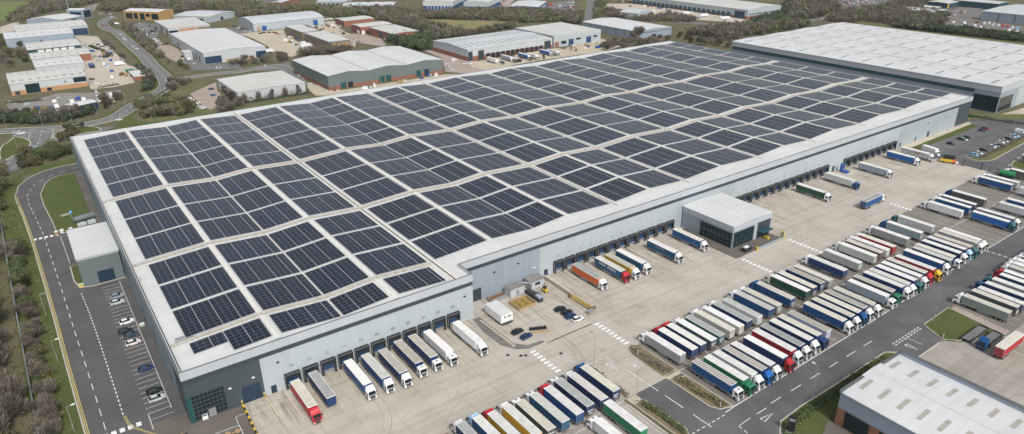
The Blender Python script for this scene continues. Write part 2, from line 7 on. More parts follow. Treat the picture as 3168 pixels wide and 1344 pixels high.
VEG=[('i', 'mix', 50, 4.6, [(-32, 8), (-28.5, 8), (-29.5, 150), (-33, 165)], 'leafless brown shrub on the grass strip between the left road and the fence'), ('i', 'mix', 100, 8.5, [(-75, 5), (-39, 5), (-40, 200), (-60, 225), (-75, 200)], 'bare brown tree in the wood left of the long fence'), ('i', 'olive', 14, 7, [(-45, 195), (-33, 190), (-32, 225), (-24, 245), (-30, 262), (-45, 255)], 'brownish tree on the outside of the road bend'), ('i', 'olive', 13, 7, [(-22, 259), (-2, 262), (-2, 276), (-24, 282)], 'tree in the belt between the road bend and the junction'), ('i', 'mix', 10, 6, [(-50, 285), (-34, 285), (-30, 325), (-50, 330)], 'dark tree on the left side of the junction'), ('i', 'mix', 5, 5, [(-3, 300), (3, 304), (14, 327), (2, 326)], 'small tree on the long traffic island'), ('i', 'olive', 24, 6, [(45, 364), (51, 380), (65, 369), (76, 359), (79, 329), (81, 321), (68, 318), (46, 327), (43, 343)], 'olive scrub tree on the grass bank behind the warehouse'), ('i', 'mix', 20, 7, [(-30, 378), (-30, 395), (-12, 378), (5, 366), (22, 371), (35, 392), (43, 399), (44, 384), (23, 362), (4, 359), (-14, 360)], 'hedge tree between the left road and the lorry yard'), ('i', 'bare', 8, 6, [(74, 405), (80, 416), (94, 416), (89, 398), (75, 389)], 'grey leafless tree where the estate road turns'), ('i', 'mix', 10, 6, [(71, 501), (73, 486), (72, 441), (64, 413), (58, 407), (69, 458)], 'shrub around the brick gatehouse'), ('i', 'bare', 10, 6, [(84, 317), (103, 339), (103, 325), (105, 319), (103, 311), (90, 308)], 'bare tree by the low white flat building'), ('i', 'mix', 18, 6, [(105, 781), (106, 743), (103, 611), (97, 534), (92, 545), (95, 627), (99, 761)], 'roadside tree along the winding estate road'), ('i', 'green', 6, 4, [(95, 514), (104, 506), (106, 471), (100, 465)], 'green shrub at the estate road junction'), ('i', 'bare', 18, 6, [(140, 477), (157, 486), (176, 486), (187, 462), (178, 447), (157, 450), (135, 451)], 'scrubby bare tree along the verge behind the white warehouse'), ('i', 'olive', 14, 9, [(-20, 729), (-8, 730), (-2, 696), (-3, 614), (-5, 558), (-25, 563)], 'tree at the left edge beside the pale units'), ('i', 'bare', 5, 5, [(66, 641), (68, 557), (66, 530), (67, 573), (71, 666)], 'bare tree between the yard and the estate road'), ('s', 'dark', 90, 7, [(297, 491), (315, 486), (337, 469), (309, 419), (293, 420), (293, 458)], 'dark evergreen behind the grey green warehouse'), ('s', 'bare', 60, 6, [(203, 475), (221, 473), (245, 462), (248, 456), (218, 456), (196, 462)], 'thin hedge tree behind the grey green warehouse'), ('i', 'bare', 22, 7, [(446, 334), (476, 336), (483, 330), (516, 323), (510, 309), (466, 309), (432, 307), (424, 310)], 'bare tree in the belt behind the solar roof'), ('i', 'bare', 1, 19, [(490, 334), (491, 333), (489, 331)], 'tall bare tree beside the grey shed'), ('i', 'mix', 14, 7, [(539, 323), (543, 320), (559, 307), (562, 276), (529, 250), (517, 264), (514, 301)], 'brown tree in the belt beyond the far roof corner'), ('s', 'mix', 260, 7, [(554, 331), (623, 317), (669, 302), (703, 286), (683, 273), (594, 279), (562, 276)], 'scrub along the distant road'), ('i', 'bare', 9, 4, [(318, 322), (342, 338), (380, 322), (394, 315), (365, 312), (330, 312), (298, 312)], 'thin bare tree between the solar roof and the lorry docks'), ('s', 'dark', 150, 4, [(-30, 373), (-30, 391), (-13, 376), (-6, 363), (4, 361), (22, 367), (21, 360), (3, 350), (-14, 355)], 'x'), ('s', 'dark', 60, 4, [(71, 501), (73, 486), (72, 438), (66, 411), (58, 405), (68, 441)], 'x'), ('s', 'olive', 100, 5, [(46, 365), (65, 369), (75, 352), (78, 328), (68, 318), (46, 327)], 'x'), ('s', 'bare', 60, 5, [(105, 769), (106, 743), (103, 611), (97, 534), (92, 545), (95, 627), (99, 761)], 'x'), ('s', 'mix', 420, 3, [(-75, 5), (-38, 5), (-39, 200), (-60, 225), (-75, 200)], 'x'), ('s', 'mix', 420, 6, [(-6, 906), (14, 1018), (35, 1089), (50, 1137), (129, 1069), (88, 1016), (68, 981), (47, 973), (16, 922), (4, 865)], 'woodland behind the pale units'), ('s', 'mix', 330, 6, [(124, 1013), (191, 956), (264, 866), (246, 805), (233, 808), (211, 859), (171, 845), (146, 940), (110, 912)], 'tree belt beyond the orange office block'), ('s', 'olive', 420, 6, [(252, 904), (278, 900), (284, 831), (334, 772), (361, 708), (334, 650), (314, 666), (313, 740), (225, 748), (228, 790)], 'tree belt beyond the barrel roof shed'), ('s', 'mix', 420, 7, [(354, 746), (392, 748), (414, 704), (404, 657), (390, 597), (384, 602), (379, 554), (373, 507), (378, 465), (374, 458), (333, 462), (351, 519), (350, 584), (352, 635)], 'woodland behind the red brick units'), ('s', 'mix', 300, 6, [(407, 662), (427, 615), (469, 609), (434, 553), (408, 582), (387, 605)], 'hedge belt beyond the meadow'), ('s', 'mix', 460, 6, [(454, 622), (501, 590), (541, 548), (549, 519), (563, 500), (513, 443), (505, 474), (464, 496), (458, 527), (419, 565)], 'tree belt below the blue depots'), ('s', 'mix', 150, 5, [(365, 475), (407, 478), (453, 487), (440, 468), (388, 462), (355, 458)], 'hedge strip behind the dock building'), ('s', 'bare', 140, 5, [(541, 505), (542, 477), (525, 458), (505, 443), (509, 465)], 'scrub beside the country lane'), ('s', 'green', 70, 5, [(674, 599), (683, 591), (611, 512), (557, 464), (553, 467)], 'hedge along the country lane'), ('s', 'bare', 200, 5, [(605, 510), (613, 488), (588, 431), (639, 429), (635, 386), (620, 373), (577, 421), (577, 475)], 'hedge in front of the long depot'), ('s', 'dark', 300, 6, [(677, 338), (730, 346), (781, 377), (837, 403), (855, 387), (736, 308), (680, 310), (648, 314)], 'woodland right of the long depot'), ('s', 'mix', 420, 7, [(851, 409), (875, 371), (840, 334), (789, 318), (753, 307), (709, 311)], 'woodland beside the distant road'), ('s', 'mix', 520, 6, [(737, 288), (803, 313), (825, 302), (897, 310), (963, 295), (752, 189), (771, 247), (772, 265), (737, 258)], 'woodland behind the white roofed warehouse'), ('s', 'mix', 330, 6, [(874, 282), (885, 244), (853, 210), (792, 189), (756, 219)], 'scrub wood beyond the grass strip'), ('s', 'dark', 330, 5, [(764, 223), (779, 183), (788, 150), (781, 107), (759, 98), (755, 147), (754, 178), (752, 217)], 'dark hedge along the grass strip'), ('s', 'mix', 200, 6, [(96, 948), (121, 1016), (138, 965), (129, 912), (115, 916)], 'trees behind the small office'), ('s', 'mix', 160, 6, [(977, 337), (1010, 309), (964, 286), (858, 274)], 'trees at the upper right')]
LAMPS=[(-27.5, 355.4, 9), (-8.8, 347.2, 9), (7.0, 345.8, 9), (22.2, 353.1, 9), (41.6, 368.9, 9), (33.7, 368.6, 9), (-26.3, 85.3, 8), (-25.6, 51.6, 8), (-25.2, 14.7, 8), (100.8, -43.3, 11), (99.3, -62.0, 11), (138.2, -89.1, 11), (203.2, -89.2, 11), (41.4, 317.5, 9), (48.2, 315.9, 9), (60.9, 311.7, 9), (94.1, 641.7, 9), (99.8, 641.8, 9), (452.2, -13.6, 12), (457.1, 316.3, 9), (471.7, 313.1, 9), (187.8, 468.7, 9), (169.0, 444.0, 9), (304.3, 313.2, 9), (645.0, 322.0, 10), (640.2, 326.0, 10), (677.7, 312.7, 10), (705.0, 314.5, 10), (726.0, 309.7, 10), (-24.2, 303.5, 8), (-0.6, 298.9, 8)]
ROADS=[(11, [(-40.8, 350.5), (-31.1, 349.7), (-21.2, 345.5), (-9.8, 338.4), (2.0, 334.6), (23.2, 335.2), (33.8, 344.1), (45.1, 366.1), (59.1, 384.5), (71.1, 401.9), (77.8, 417.6), (82.0, 448.1), (82.4, 478.4), (83.1, 518.1), (85.4, 543.0), (85.8, 607.5), (86.8, 682.1), (87.7, 735.3), (82.6, 745.1), (81.2, 794.3), (89.9, 839.8), (102.4, 857.6)]), (9, [(79.8, 432.5), (88.7, 434.0), (104.0, 436.6), (119.2, 436.8), (137.8, 431.4), (153.6, 439.3), (174.7, 435.9), (160.2, 354.1)]), (12, [(-9.9, 336.8), (-12.2, 317.2), (-15.3, 299.7), (-22.3, 290.7), (-29.9, 275.0), (-36.5, 262.6)])]
PATCHES=[('pale', [(46.6, 733.2), (66.5, 709.0), (64.0, 642.9), (66.3, 597.7), (66.6, 569.5), (66.3, 522.2), (69.6, 508.2), (70.3, 494.4), (63.2, 490.4), (59.0, 443.3), (43.1, 436.8), (28.7, 440.2), (30.5, 494.6), (35.7, 541.9), (39.5, 599.1), (47.5, 679.5)]), ('gravel', [(-23.3, 439.4), (-16.3, 422.6), (-4.5, 431.6), (7.7, 441.5), (31.2, 425.6), (46.1, 424.0), (46.0, 409.0), (24.4, 386.6), (15.8, 370.0), (2.0, 374.6), (-12.5, 377.9), (-22.8, 387.8), (-25.0, 424.9)]), ('soil', [(-10.6, 409.3), (-3.1, 405.7), (4.4, 385.0), (2.0, 374.6), (-18.2, 384.4), (-10.6, 396.6)]), ('tarmac', [(105.1, 780.8), (125.1, 783.6), (131.9, 758.6), (129.6, 724.0), (117.2, 662.4), (108.5, 659.4), (104.4, 721.5)]), ('pink', [(97.5, 598.1), (108.5, 606.9), (116.8, 600.2), (118.2, 572.8), (112.7, 521.2), (105.5, 491.0), (103.1, 506.9), (101.3, 537.9), (97.4, 572.7)]), ('tarmac', [(103.6, 506.6), (124.0, 512.2), (120.4, 479.2), (134.4, 474.9), (149.0, 470.3), (141.0, 442.7), (123.5, 453.4), (105.4, 464.5), (109.6, 487.8)]), ('tarmac', [(190.1, 674.0), (200.3, 677.5), (206.2, 626.9), (197.3, 602.2), (188.6, 609.3)]), ('beige', [(191.3, 628.1), (238.5, 625.5), (230.0, 596.5), (224.2, 550.4), (221.3, 489.6), (191.0, 466.1), (189.8, 474.6), (189.6, 519.5), (192.2, 539.2), (193.5, 585.1)]), ('beige', [(295.9, 654.8), (306.2, 646.3), (286.0, 572.3), (282.5, 532.6), (257.9, 477.2), (256.5, 487.2), (268.9, 523.8), (268.3, 586.9), (270.5, 607.8)]), ('pink', [(272.5, 540.8), (286.7, 550.1), (295.1, 532.7), (296.4, 501.4), (284.2, 464.8), (277.7, 465.6), (269.3, 494.9), (265.2, 507.5)]), ('pink', [(85.0, 378.6), (110.2, 405.8), (103.6, 376.5), (101.2, 340.1), (95.4, 331.4), (85.4, 322.2), (84.0, 333.7), (84.5, 366.9)]), ('beige', [(164.9, 361.5), (170.6, 340.6), (176.7, 320.0), (263.9, 318.7), (288.9, 299.0), (326.7, 307.5), (309.1, 283.0), (211.8, 308.2), (165.8, 308.5), (155.9, 316.2), (158.0, 334.6)]), ('pink', [(300.0, 419.1), (306.8, 413.6), (308.1, 357.5), (313.7, 338.6), (326.7, 307.5), (314.8, 290.9), (280.6, 305.5), (268.9, 327.2), (294.7, 375.7)]), ('beige', [(304.0, 346.8), (318.6, 345.7), (403.7, 351.0), (405.2, 329.2), (396.7, 312.7), (353.1, 314.7), (298.6, 311.4), (294.8, 327.1)]), ('beige', [(410.2, 345.7), (430.5, 350.8), (469.3, 360.6), (461.6, 330.0), (454.2, 318.6), (423.8, 310.3), (384.8, 314.7)]), ('meadow', [(385.0, 600.6), (407.7, 581.6), (431.3, 548.7), (434.3, 546.2), (472.2, 501.7), (446.0, 486.6), (405.1, 474.5), (355.0, 458.5), (367.3, 484.0), (382.0, 551.6)]), ('beige', [(409.1, 659.8), (431.5, 680.6), (433.9, 662.4), (459.9, 632.5), (463.8, 613.6), (435.9, 614.5), (419.9, 635.4)]), ('pink', [(494.9, 602.9), (571.7, 686.6), (587.2, 673.3), (501.4, 581.9)]), ('tarmac', [(593.6, 611.3), (629.4, 617.6), (651.1, 618.2), (569.2, 524.8), (550.1, 533.3), (556.0, 567.0)]), ('pale', [(654.0, 559.6), (677.7, 539.4), (682.1, 526.7), (683.4, 459.1), (683.2, 428.6), (681.1, 347.1), (659.9, 333.5), (628.0, 404.5), (627.7, 439.0), (625.6, 469.6), (612.3, 511.4)]), ('grass', [(591.9, 365.9), (616.0, 312.1), (573.9, 294.8), (562.9, 318.8), (565.9, 342.5)]), ('tarmac', [(602.4, 381.1), (634.2, 313.7), (668.9, 302.2), (722.9, 299.7), (735.6, 308.1), (680.4, 310.4), (645.0, 322.0), (613.2, 390.9)]), ('tarmac', [(664.0, 607.0), (673.0, 599.3), (537.6, 453.8), (530.8, 459.4)]), ('verge', [(657.9, 612.3), (664.0, 607.0), (544.5, 474.2), (541.0, 477.1)]), ('verge', [(749.6, 259.0), (768.0, 262.2), (766.6, 244.9), (744.3, 185.5), (736.6, 181.7), (734.1, 248.4)]), ('verge', [(751.8, 216.8), (753.8, 177.8), (754.7, 147.1), (758.5, 98.2), (737.2, 90.0), (735.8, 208.2)]), ('grass', [(-6.2, 1164.5), (33.5, 1110.2), (33.7, 1062.4), (13.9, 1026.1), (-7.0, 920.5), (-13.9, 912.5)]), ('pale', [(-15.6, 855.7), (4.1, 897.5), (4.2, 870.9), (-3.7, 810.3), (-17.4, 799.0)]), ('gravel', [(85.9, 999.8), (130.2, 1067.5), (144.2, 1055.5), (97.7, 972.2), (90.3, 936.6)]), ('tarmac', [(264.8, 951.4), (369.1, 861.4), (339.6, 886.9), (281.1, 833.7), (274.4, 903.5), (251.9, 903.8)]), ('darkyard', [(911.3, 393.7), (971.6, 341.6), (914.7, 327.9), (867.0, 335.3), (866.9, 360.2)]), ('tarmac', [(709.3, 310.9), (759.0, 308.4), (829.4, 312.8), (905.2, 319.2), (882.8, 305.8), (799.5, 294.9), (744.1, 294.7), (685.4, 294.4)]), ('darkyard', [(895.2, 242.7), (961.3, 247.1), (980.6, 230.6), (863.9, 182.4), (865.9, 139.4), (829.9, 125.6), (796.7, 185.3), (832.1, 208.8)]), ('tarmac', [(170.3, 442.9), (182.1, 444.0), (172.8, 417.5), (153.6, 422.1), (140.8, 432.3), (149.2, 442.8)])]
JUNCTION=[(-18.7, 341.9), (-1.8, 330.6), (18.3, 322.0), (28.5, 317.7), (18.6, 309.9), (3.0, 308.7), (-6.3, 304.8), (-11.5, 290.9), (-19.3, 289.8), (-17.3, 308.7), (-19.1, 322.4), (-24.8, 333.2), (-25.3, 343.6)]
ISLAND=[(-5.9, 317.2), (-2.8, 326.3), (5.3, 332.1), (15.6, 328.6), (19.9, 317.4), (18.4, 311.7), (10.4, 314.5), (3.0, 308.7), (-2.6, 302.0)]
ISLAND2=[(-24.9, 330.1), (-21.1, 327.2), (-17.2, 314.8), (-17.7, 307.5), (-20.4, 297.8), (-25.4, 290.2), (-33.2, 280.1), (-32.2, 312.6), (-27.2, 320.8)]

SC=bpy.context.scene
COL=SC.collection
# ------------------------------------------------------------------ camera and light
def setup():
    cam=bpy.data.cameras.new('camera'); co=bpy.data.objects.new('camera',cam); COL.objects.link(co)
    yaw,pitch,roll=0.956897323,0.417313871,0.0120919256
    f=Vector((math.cos(yaw)*math.cos(pitch),math.sin(yaw)*math.cos(pitch),-math.sin(pitch)))
    r=Vector((math.sin(yaw),-math.cos(yaw),0)); d=f.cross(r)
    r2=r*math.cos(roll)+d*math.sin(roll); d2=-r*math.sin(roll)+d*math.cos(roll)
    m=Matrix((r2,-d2,-f)).transposed().to_4x4(); m.translation=Vector((-15.4586,-168.0059,122.7364))
    co.matrix_world=m; cam.sensor_width=36; cam.lens=24.745; cam.clip_start=1; cam.clip_end=6000
    SC.camera=co
    w=bpy.data.worlds.new('World'); SC.world=w; w.use_nodes=True; nt=w.node_tree; bg=nt.nodes['Background']
    sky=nt.nodes.new('ShaderNodeTexSky'); sky.sky_type='NISHITA'; sky.sun_disc=False
    sky.sun_elevation=math.radians(48); sky.sun_rotation=math.radians(200); sky.dust_density=4; sky.air_density=1; sky.ozone_density=1
    hs=nt.nodes.new('ShaderNodeHueSaturation'); hs.inputs['Saturation'].default_value=.42
    nt.links.new(sky.outputs[0],hs.inputs['Color']); nt.links.new(hs.outputs[0],bg.inputs[0]); bg.inputs[1].default_value=.115
    l=bpy.data.lights.new('sun','SUN'); l.energy=1.9; l.angle=math.radians(9); l.color=(1,.96,.9)
    lo=bpy.data.objects.new('sun',l); COL.objects.link(lo)
    # light comes from the south south-east of the site (towards the camera), high up
    az=math.radians(-98); el=math.radians(48)
    v=Vector((math.cos(az)*math.cos(el),math.sin(az)*math.cos(el),math.sin(el)))
    lo.rotation_euler=v.to_track_quat('Z','Y').to_euler()
    sky.sun_rotation=math.atan2(v.x,v.y)
    SC.view_settings.view_transform='Standard'; SC.view_settings.look='None'; SC.view_settings.gamma=1; SC.view_settings.exposure=EXPO
EXPO=0.38
# ------------------------------------------------------------------ materials
MATS={}
def nodes(name):
    m=bpy.data.materials.new(name); m.use_nodes=True; nt=m.node_tree; MATS[name]=m
    return m,nt,nt.nodes['Principled BSDF'],nt.nodes.new,nt.links.new
def mathn(nt,op,a,b=None,c=None):
    n=nt.nodes.new('ShaderNodeMath'); n.operation=op
    for i,v in enumerate((a,b,c)):
        if v is None: continue
        if isinstance(v,(int,float)): n.inputs[i].default_value=v
        else: nt.links.new(v,n.inputs[i])
    return n.outputs[0]
def mixc(nt,f,a,b,bt='MIX'):
    n=nt.nodes.new('ShaderNodeMix'); n.data_type='RGBA'; n.blend_type=bt
    for s,v in ((n.inputs[0],f),(n.inputs[6],a),(n.inputs[7],b)):
        if isinstance(v,(int,float)): s.default_value=v
        elif isinstance(v,tuple): s.default_value=v+(1,) if len(v)==3 else v
        else: nt.links.new(v,s)
    return n.outputs[2]
def noise(nt,vec,scale,detail=3,rough=.6,sx=1,sy=1,sz=1):
    mp=nt.nodes.new('ShaderNodeMapping'); mp.inputs['Scale'].default_value=(sx,sy,sz); nt.links.new(vec,mp.inputs[0])
    n=nt.nodes.new('ShaderNodeTexNoise'); n.inputs['Scale'].default_value=scale; n.inputs['Detail'].default_value=detail; n.inputs['Roughness'].default_value=rough
    nt.links.new(mp.outputs[0],n.inputs['Vector']); return n.outputs['Fac']
def ramp(nt,f,a,b):
    n=nt.nodes.new('ShaderNodeMapRange'); n.inputs[1].default_value=a; n.inputs[2].default_value=b; n.clamp=True; nt.links.new(f,n.inputs[0]); return n.outputs[0]
def M(name,col=(.5,.5,.5),rough=.7,metal=0.,var=.12,scale=.5,objc=False,dirt=0.,dirtcol=(.2,.18,.15),spec=.5,streak=None):
    if name in MATS: return MATS[name]
    m,nt,p,new,link=nodes(name)
    g=new('ShaderNodeNewGeometry'); pos=g.outputs['Position']
    n=noise(nt,pos,scale,4)
    v=ramp(nt,n,.25,.75); v=mathn(nt,'MULTIPLY_ADD',v,2*var,1-var)
    if streak: # fine light and dark lines of profiled sheet or weathering, in metres
        s=noise(nt,pos,1,2,.5,*streak); s=ramp(nt,s,.3,.7); v=mathn(nt,'MULTIPLY',v,mathn(nt,'MULTIPLY_ADD',s,.07,.965))
    if objc:
        oi=new('ShaderNodeObjectInfo'); base=oi.outputs['Color']
    else: base=tuple(col)
    cc=new('ShaderNodeCombineColor'); 
    for i in range(3): link(v,cc.inputs[i])
    c=mixc(nt,1.,base,cc.outputs[0],'MULTIPLY')
    if dirt:
        dn=noise(nt,pos,1.1,5,.7); c=mixc(nt,mathn(nt,'MULTIPLY',ramp(nt,dn,.52,.75),dirt),c,dirtcol)
    link(c,p.inputs['Base Color']); p.inputs['Roughness'].default_value=rough; p.inputs['Metallic'].default_value=metal
    p.inputs['Specular IOR Level'].default_value=spec
    return m
def glass(name,col=(.012,.02,.026),rough=.08):
    m=M(name,col,rough,0,.3,.4); return m
def make_mats():
    M('obj_paint',rough=.38,var=.06,scale=.8,objc=True,dirt=.12)
    M('obj_sheet',rough=.6,var=.12,scale=.7,objc=True,dirt=.3,streak=(1,.9,.12))
    M('obj_roof',rough=.65,var=.14,scale=.5,objc=True,dirt=.55,dirtcol=(.30,.275,.22),streak=(.2,1.6,1))
    M('tyre',(.02,.02,.02),.9); M('rim',(.35,.35,.36),.5,.3); M('chassis',(.03,.03,.033),.8,0,.3,1.2,dirt=.4)
    glass('dark_glass',(.010,.022,.028),.05); glass('teal_glass',(.007,.028,.036)); glass('blue_glass',(.02,.045,.09))
    M('lamp_red',(.4,.02,.015),.4); M('lamp_white',(.8,.8,.78),.3); M('black',(.015,.015,.017),.7)
    M('rubber',(.018,.020,.022),.85,dirt=.3); M('white_paint',(.72,.73,.72),.5,0,.05); M('steel',(.33,.34,.35),.5,.4)
    M('fascia',(.42,.455,.49),.45,0,.05,.05,streak=(.6,.6,.02)); M('band',(.036,.054,.070),.5,0,.1,.1)
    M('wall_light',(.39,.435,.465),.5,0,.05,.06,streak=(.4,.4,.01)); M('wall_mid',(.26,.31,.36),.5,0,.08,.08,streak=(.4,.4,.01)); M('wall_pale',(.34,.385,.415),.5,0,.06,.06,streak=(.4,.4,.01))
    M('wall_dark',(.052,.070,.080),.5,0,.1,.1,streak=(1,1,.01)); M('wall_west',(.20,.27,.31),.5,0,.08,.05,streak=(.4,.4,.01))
    M('coping',(.10,.105,.11),.5); M('blue_door',(.012,.055,.13),.45); M('navy_door',(.014,.035,.065),.4); M('green_door',(.01,.075,.075),.5); M('bright_door',(.015,.08,.28),.5); M('dark_door',(.03,.045,.055),.45)
    M('shed_green',(.13,.165,.165),.55,0,.08,.08,streak=(.8,.8,.01)); M('shed_grey',(.38,.43,.46),.55,0,.08,.1,streak=(.8,.8,.01)); M('shed_blue',(.27,.33,.40),.55,0,.08,.1,streak=(.8,.8,.01)); M('shed_pale',(.45,.48,.50),.55,0,.06,.1)
    M('brick',(.26,.11,.075),.9,0,.2,.8); M('buff_brown',(.24,.12,.07),.9,0,.2,.5); M('buff_brick',(.42,.24,.12),.9,0,.2,.5); M('tan_clad',(.40,.25,.10),.8,0,.15,.3); M('deep_blue',(.02,.07,.2),.6); M('dock_teal',(.02,.07,.09),.5); M('brown_wall',(.20,.17,.12),.8,0,.3,.3)
    M('yellow',(.62,.42,.03),.6,dirt=.3); M('buff_floor',(.27,.20,.08),.9,0,.25,.8); M('old_yellow',(.42,.29,.05),.7,0,.2,.8,dirt=.5); M('orange',(.75,.16,.03),.6); M('brown_metal',(.16,.08,.04),.8,dirt=.4); M('timber',(.35,.24,.12),.85,dirt=.3)
    M('green_paint',(.02,.2,.08),.5); M('blue_paint',(.03,.09,.3),.5); M('ltgreen',(.35,.55,.35),.6)
    M('kerb',(.45,.42,.36),.9,0,.15,1.5); M('mark_white',(.72,.72,.70),.8,0,.25,1.2); M('mark_yellow',(.58,.47,.14),.8,0,.25,1.2); M('mark_faint',(.55,.50,.34),.85,0,.2,.7)
    M('tyre_mark',(.34,.315,.27),.9,0,.25,.3); M('post',(.30,.31,.31),.6); M('fence',(.12,.13,.14),.6); M('fence_grey',(.30,.33,.36),.6); M('hedge_wall',(.30,.29,.25),.9,0,.3,.6)
    # roof sheets
    def roofm(name,c,vv=.07,s=.04,dirt=.18,sx=.03,sy=.6):
        m,nt,p,new,link=nodes(name); g=new('ShaderNodeNewGeometry'); pos=g.outputs['Position']
        v=mathn(nt,'MULTIPLY_ADD',ramp(nt,noise(nt,pos,s,5),.3,.7),2*vv,1-vv)
        st=noise(nt,pos,1,3,.6,sx,sy,.1); v=mathn(nt,'MULTIPLY',v,mathn(nt,'MULTIPLY_ADD',ramp(nt,st,.3,.7),.12,.94))
        cc=new('ShaderNodeCombineColor'); [link(v,cc.inputs[i]) for i in range(3)]
        cl=mixc(nt,1.,c,cc.outputs[0],'MULTIPLY')
        dn=noise(nt,pos,.25,8,.75); cl=mixc(nt,mathn(nt,'MULTIPLY',ramp(nt,dn,.54,.78),dirt),cl,(.36,.33,.26))
        link(cl,p.inputs['Base Color']); p.inputs['Roughness'].default_value=.55; return m
    roofm('roof_main',(.56,.57,.56),.07,.05,.5); roofm('roof_white',(.54,.555,.56),.06,.03,.2,.05,.5); roofm('roof_cream',(.51,.515,.49),.08,.05,.35); roofm('roof_pale',(.47,.50,.51),.07,.06,.3)
    M('gutter_dark',(.05,.045,.035),.9,0,.4,.6); M('gutter_side',(.62,.61,.56),.7,0,.15,.8); M('tray',(.40,.385,.34),.7,0,.25,.9); M('rooflight_pale',(.34,.33,.29),.4,0,.15,.5); M('valley',(.27,.27,.26),.8); M('rooflight',(.17,.165,.145),.35,0,.2,.5)
    # concrete yard with slab joints, tyre tracks and damp stains
    def concrete(name,c,c2,joint=.6,stain=.5,sx=9,sy=6.5):
        m,nt,p,new,link=nodes(name); g=new('ShaderNodeNewGeometry'); pos=g.outputs['Position']
        col=mixc(nt,ramp(nt,noise(nt,pos,.06,6,.65),.33,.67),c,c2)
        fine=mathn(nt,'MULTIPLY_ADD',noise(nt,pos,1.5,5,.7),.24,.88)
        cc=new('ShaderNodeCombineColor'); [link(fine,cc.inputs[i]) for i in range(3)]
        col=mixc(nt,1.,col,cc.outputs[0],'MULTIPLY')
        br=new('ShaderNodeTexBrick'); br.offset=0.; br.inputs['Scale'].default_value=1; br.inputs['Brick Width'].default_value=sx; br.inputs['Row Height'].default_value=sy
        br.inputs['Mortar Size'].default_value=.11; br.inputs['Mortar Smooth'].default_value=.3; br.inputs['Bias'].default_value=0
        br.inputs['Color1'].default_value=(1,1,1,1); br.inputs['Color2'].default_value=(.93,.925,.915,1); br.inputs['Mortar'].default_value=(.56,.53,.48,1)
        link(pos,br.inputs['Vector']); col=mixc(nt,joint,col,mixc(nt,1.,col,br.outputs['Color'],'MULTIPLY'))
        tr=ramp(nt,noise(nt,pos,1,4,.6,.012,.55),.5,.75); col=mixc(nt,mathn(nt,'MULTIPLY',tr,.42),col,(.19,.165,.135))
        # tyre tracks run straight into the dock bays: strongest within 20 m of the wall
        sp=new('ShaderNodeSeparateXYZ'); link(pos,sp.inputs[0])
        near=ramp(nt,sp.outputs[1],-24,-4); t2=ramp(nt,noise(nt,pos,1,4,.62,.95,.05),.5,.68)
        col=mixc(nt,mathn(nt,'MULTIPLY',mathn(nt,'MULTIPLY',t2,near),stain),col,(.12,.10,.08))
        sp2=ramp(nt,noise(nt,pos,.16,6,.7),.58,.72); col=mixc(nt,mathn(nt,'MULTIPLY',sp2,.42),col,(.17,.155,.13))
        link(col,p.inputs['Base Color']); p.inputs['Roughness'].default_value=.85; return m
    concrete('yard_concrete',(.37,.335,.285),(.475,.44,.385),.45,.85)
    concrete('bay_concrete',(.145,.135,.12),(.23,.215,.185),.5,.3,4.3,8)
    concrete('front_concrete',(.25,.235,.20),(.38,.355,.31),.5,.4,4.6,8)
    def asphalt(name,c,c2):
        m,nt,p,new,link=nodes(name); g=new('ShaderNodeNewGeometry'); pos=g.outputs['Position']
        col=mixc(nt,ramp(nt,noise(nt,pos,.08,5,.6),.35,.65),c,c2)
        f=mathn(nt,'MULTIPLY_ADD',noise(nt,pos,3.,4,.7),.4,.8); cc=new('ShaderNodeCombineColor'); [link(f,cc.inputs[i]) for i in range(3)]
        col=mixc(nt,1.,col,cc.outputs[0],'MULTIPLY')
        w=ramp(nt,noise(nt,pos,.4,6,.75),.6,.75); col=mixc(nt,mathn(nt,'MULTIPLY',w,.4),col,(.045,.045,.045))
        link(col,p.inputs['Base Color']); p.inputs['Roughness'].default_value=.8; return m
    asphalt('asphalt',(.078,.079,.082),(.12,.12,.122)); asphalt('asphalt_old',(.13,.128,.13),(.17,.166,.165)); asphalt('paving_brown',(.10,.088,.078),(.14,.125,.11)); asphalt('asphalt_left',(.075,.073,.074),(.10,.097,.096))
    def soilm(name,c,c2,c3,s=.06):
        m,nt,p,new,link=nodes(name); g=new('ShaderNodeNewGeometry'); pos=g.outputs['Position']
        col=mixc(nt,ramp(nt,noise(nt,pos,s,6,.7),.38,.62),c,c2)
        col=mixc(nt,ramp(nt,noise(nt,pos,s*7,6,.75),.5,.7),col,c3)
        f=mathn(nt,'MULTIPLY_ADD',noise(nt,pos,2.2,5,.75),.7,.65); cc=new('ShaderNodeCombineColor'); [link(f,cc.inputs[i]) for i in range(3)]
        col=mixc(nt,1.,col,cc.outputs[0],'MULTIPLY')
        link(col,p.inputs['Base Color']); p.inputs['Roughness'].default_value=1.; p.inputs['Specular IOR Level'].default_value=.1; return m
    soilm('scrub_ground',(.10,.105,.055),(.14,.125,.08),(.085,.075,.05),.03)
    soilm('grass',(.07,.09,.028),(.088,.105,.036),(.11,.10,.052)); soilm('grass_bright',(.07,.094,.03),(.085,.106,.038),(.11,.105,.05)); soilm('verge',(.10,.12,.045),(.15,.14,.07),(.13,.12,.07))
    soilm('meadow',(.20,.19,.09),(.24,.20,.11),(.16,.17,.07),.03); soilm('soil',(.17,.13,.08),(.22,.18,.11),(.13,.11,.07)); soilm('field',(.12,.17,.05),(.17,.19,.08),(.15,.16,.07),.01)
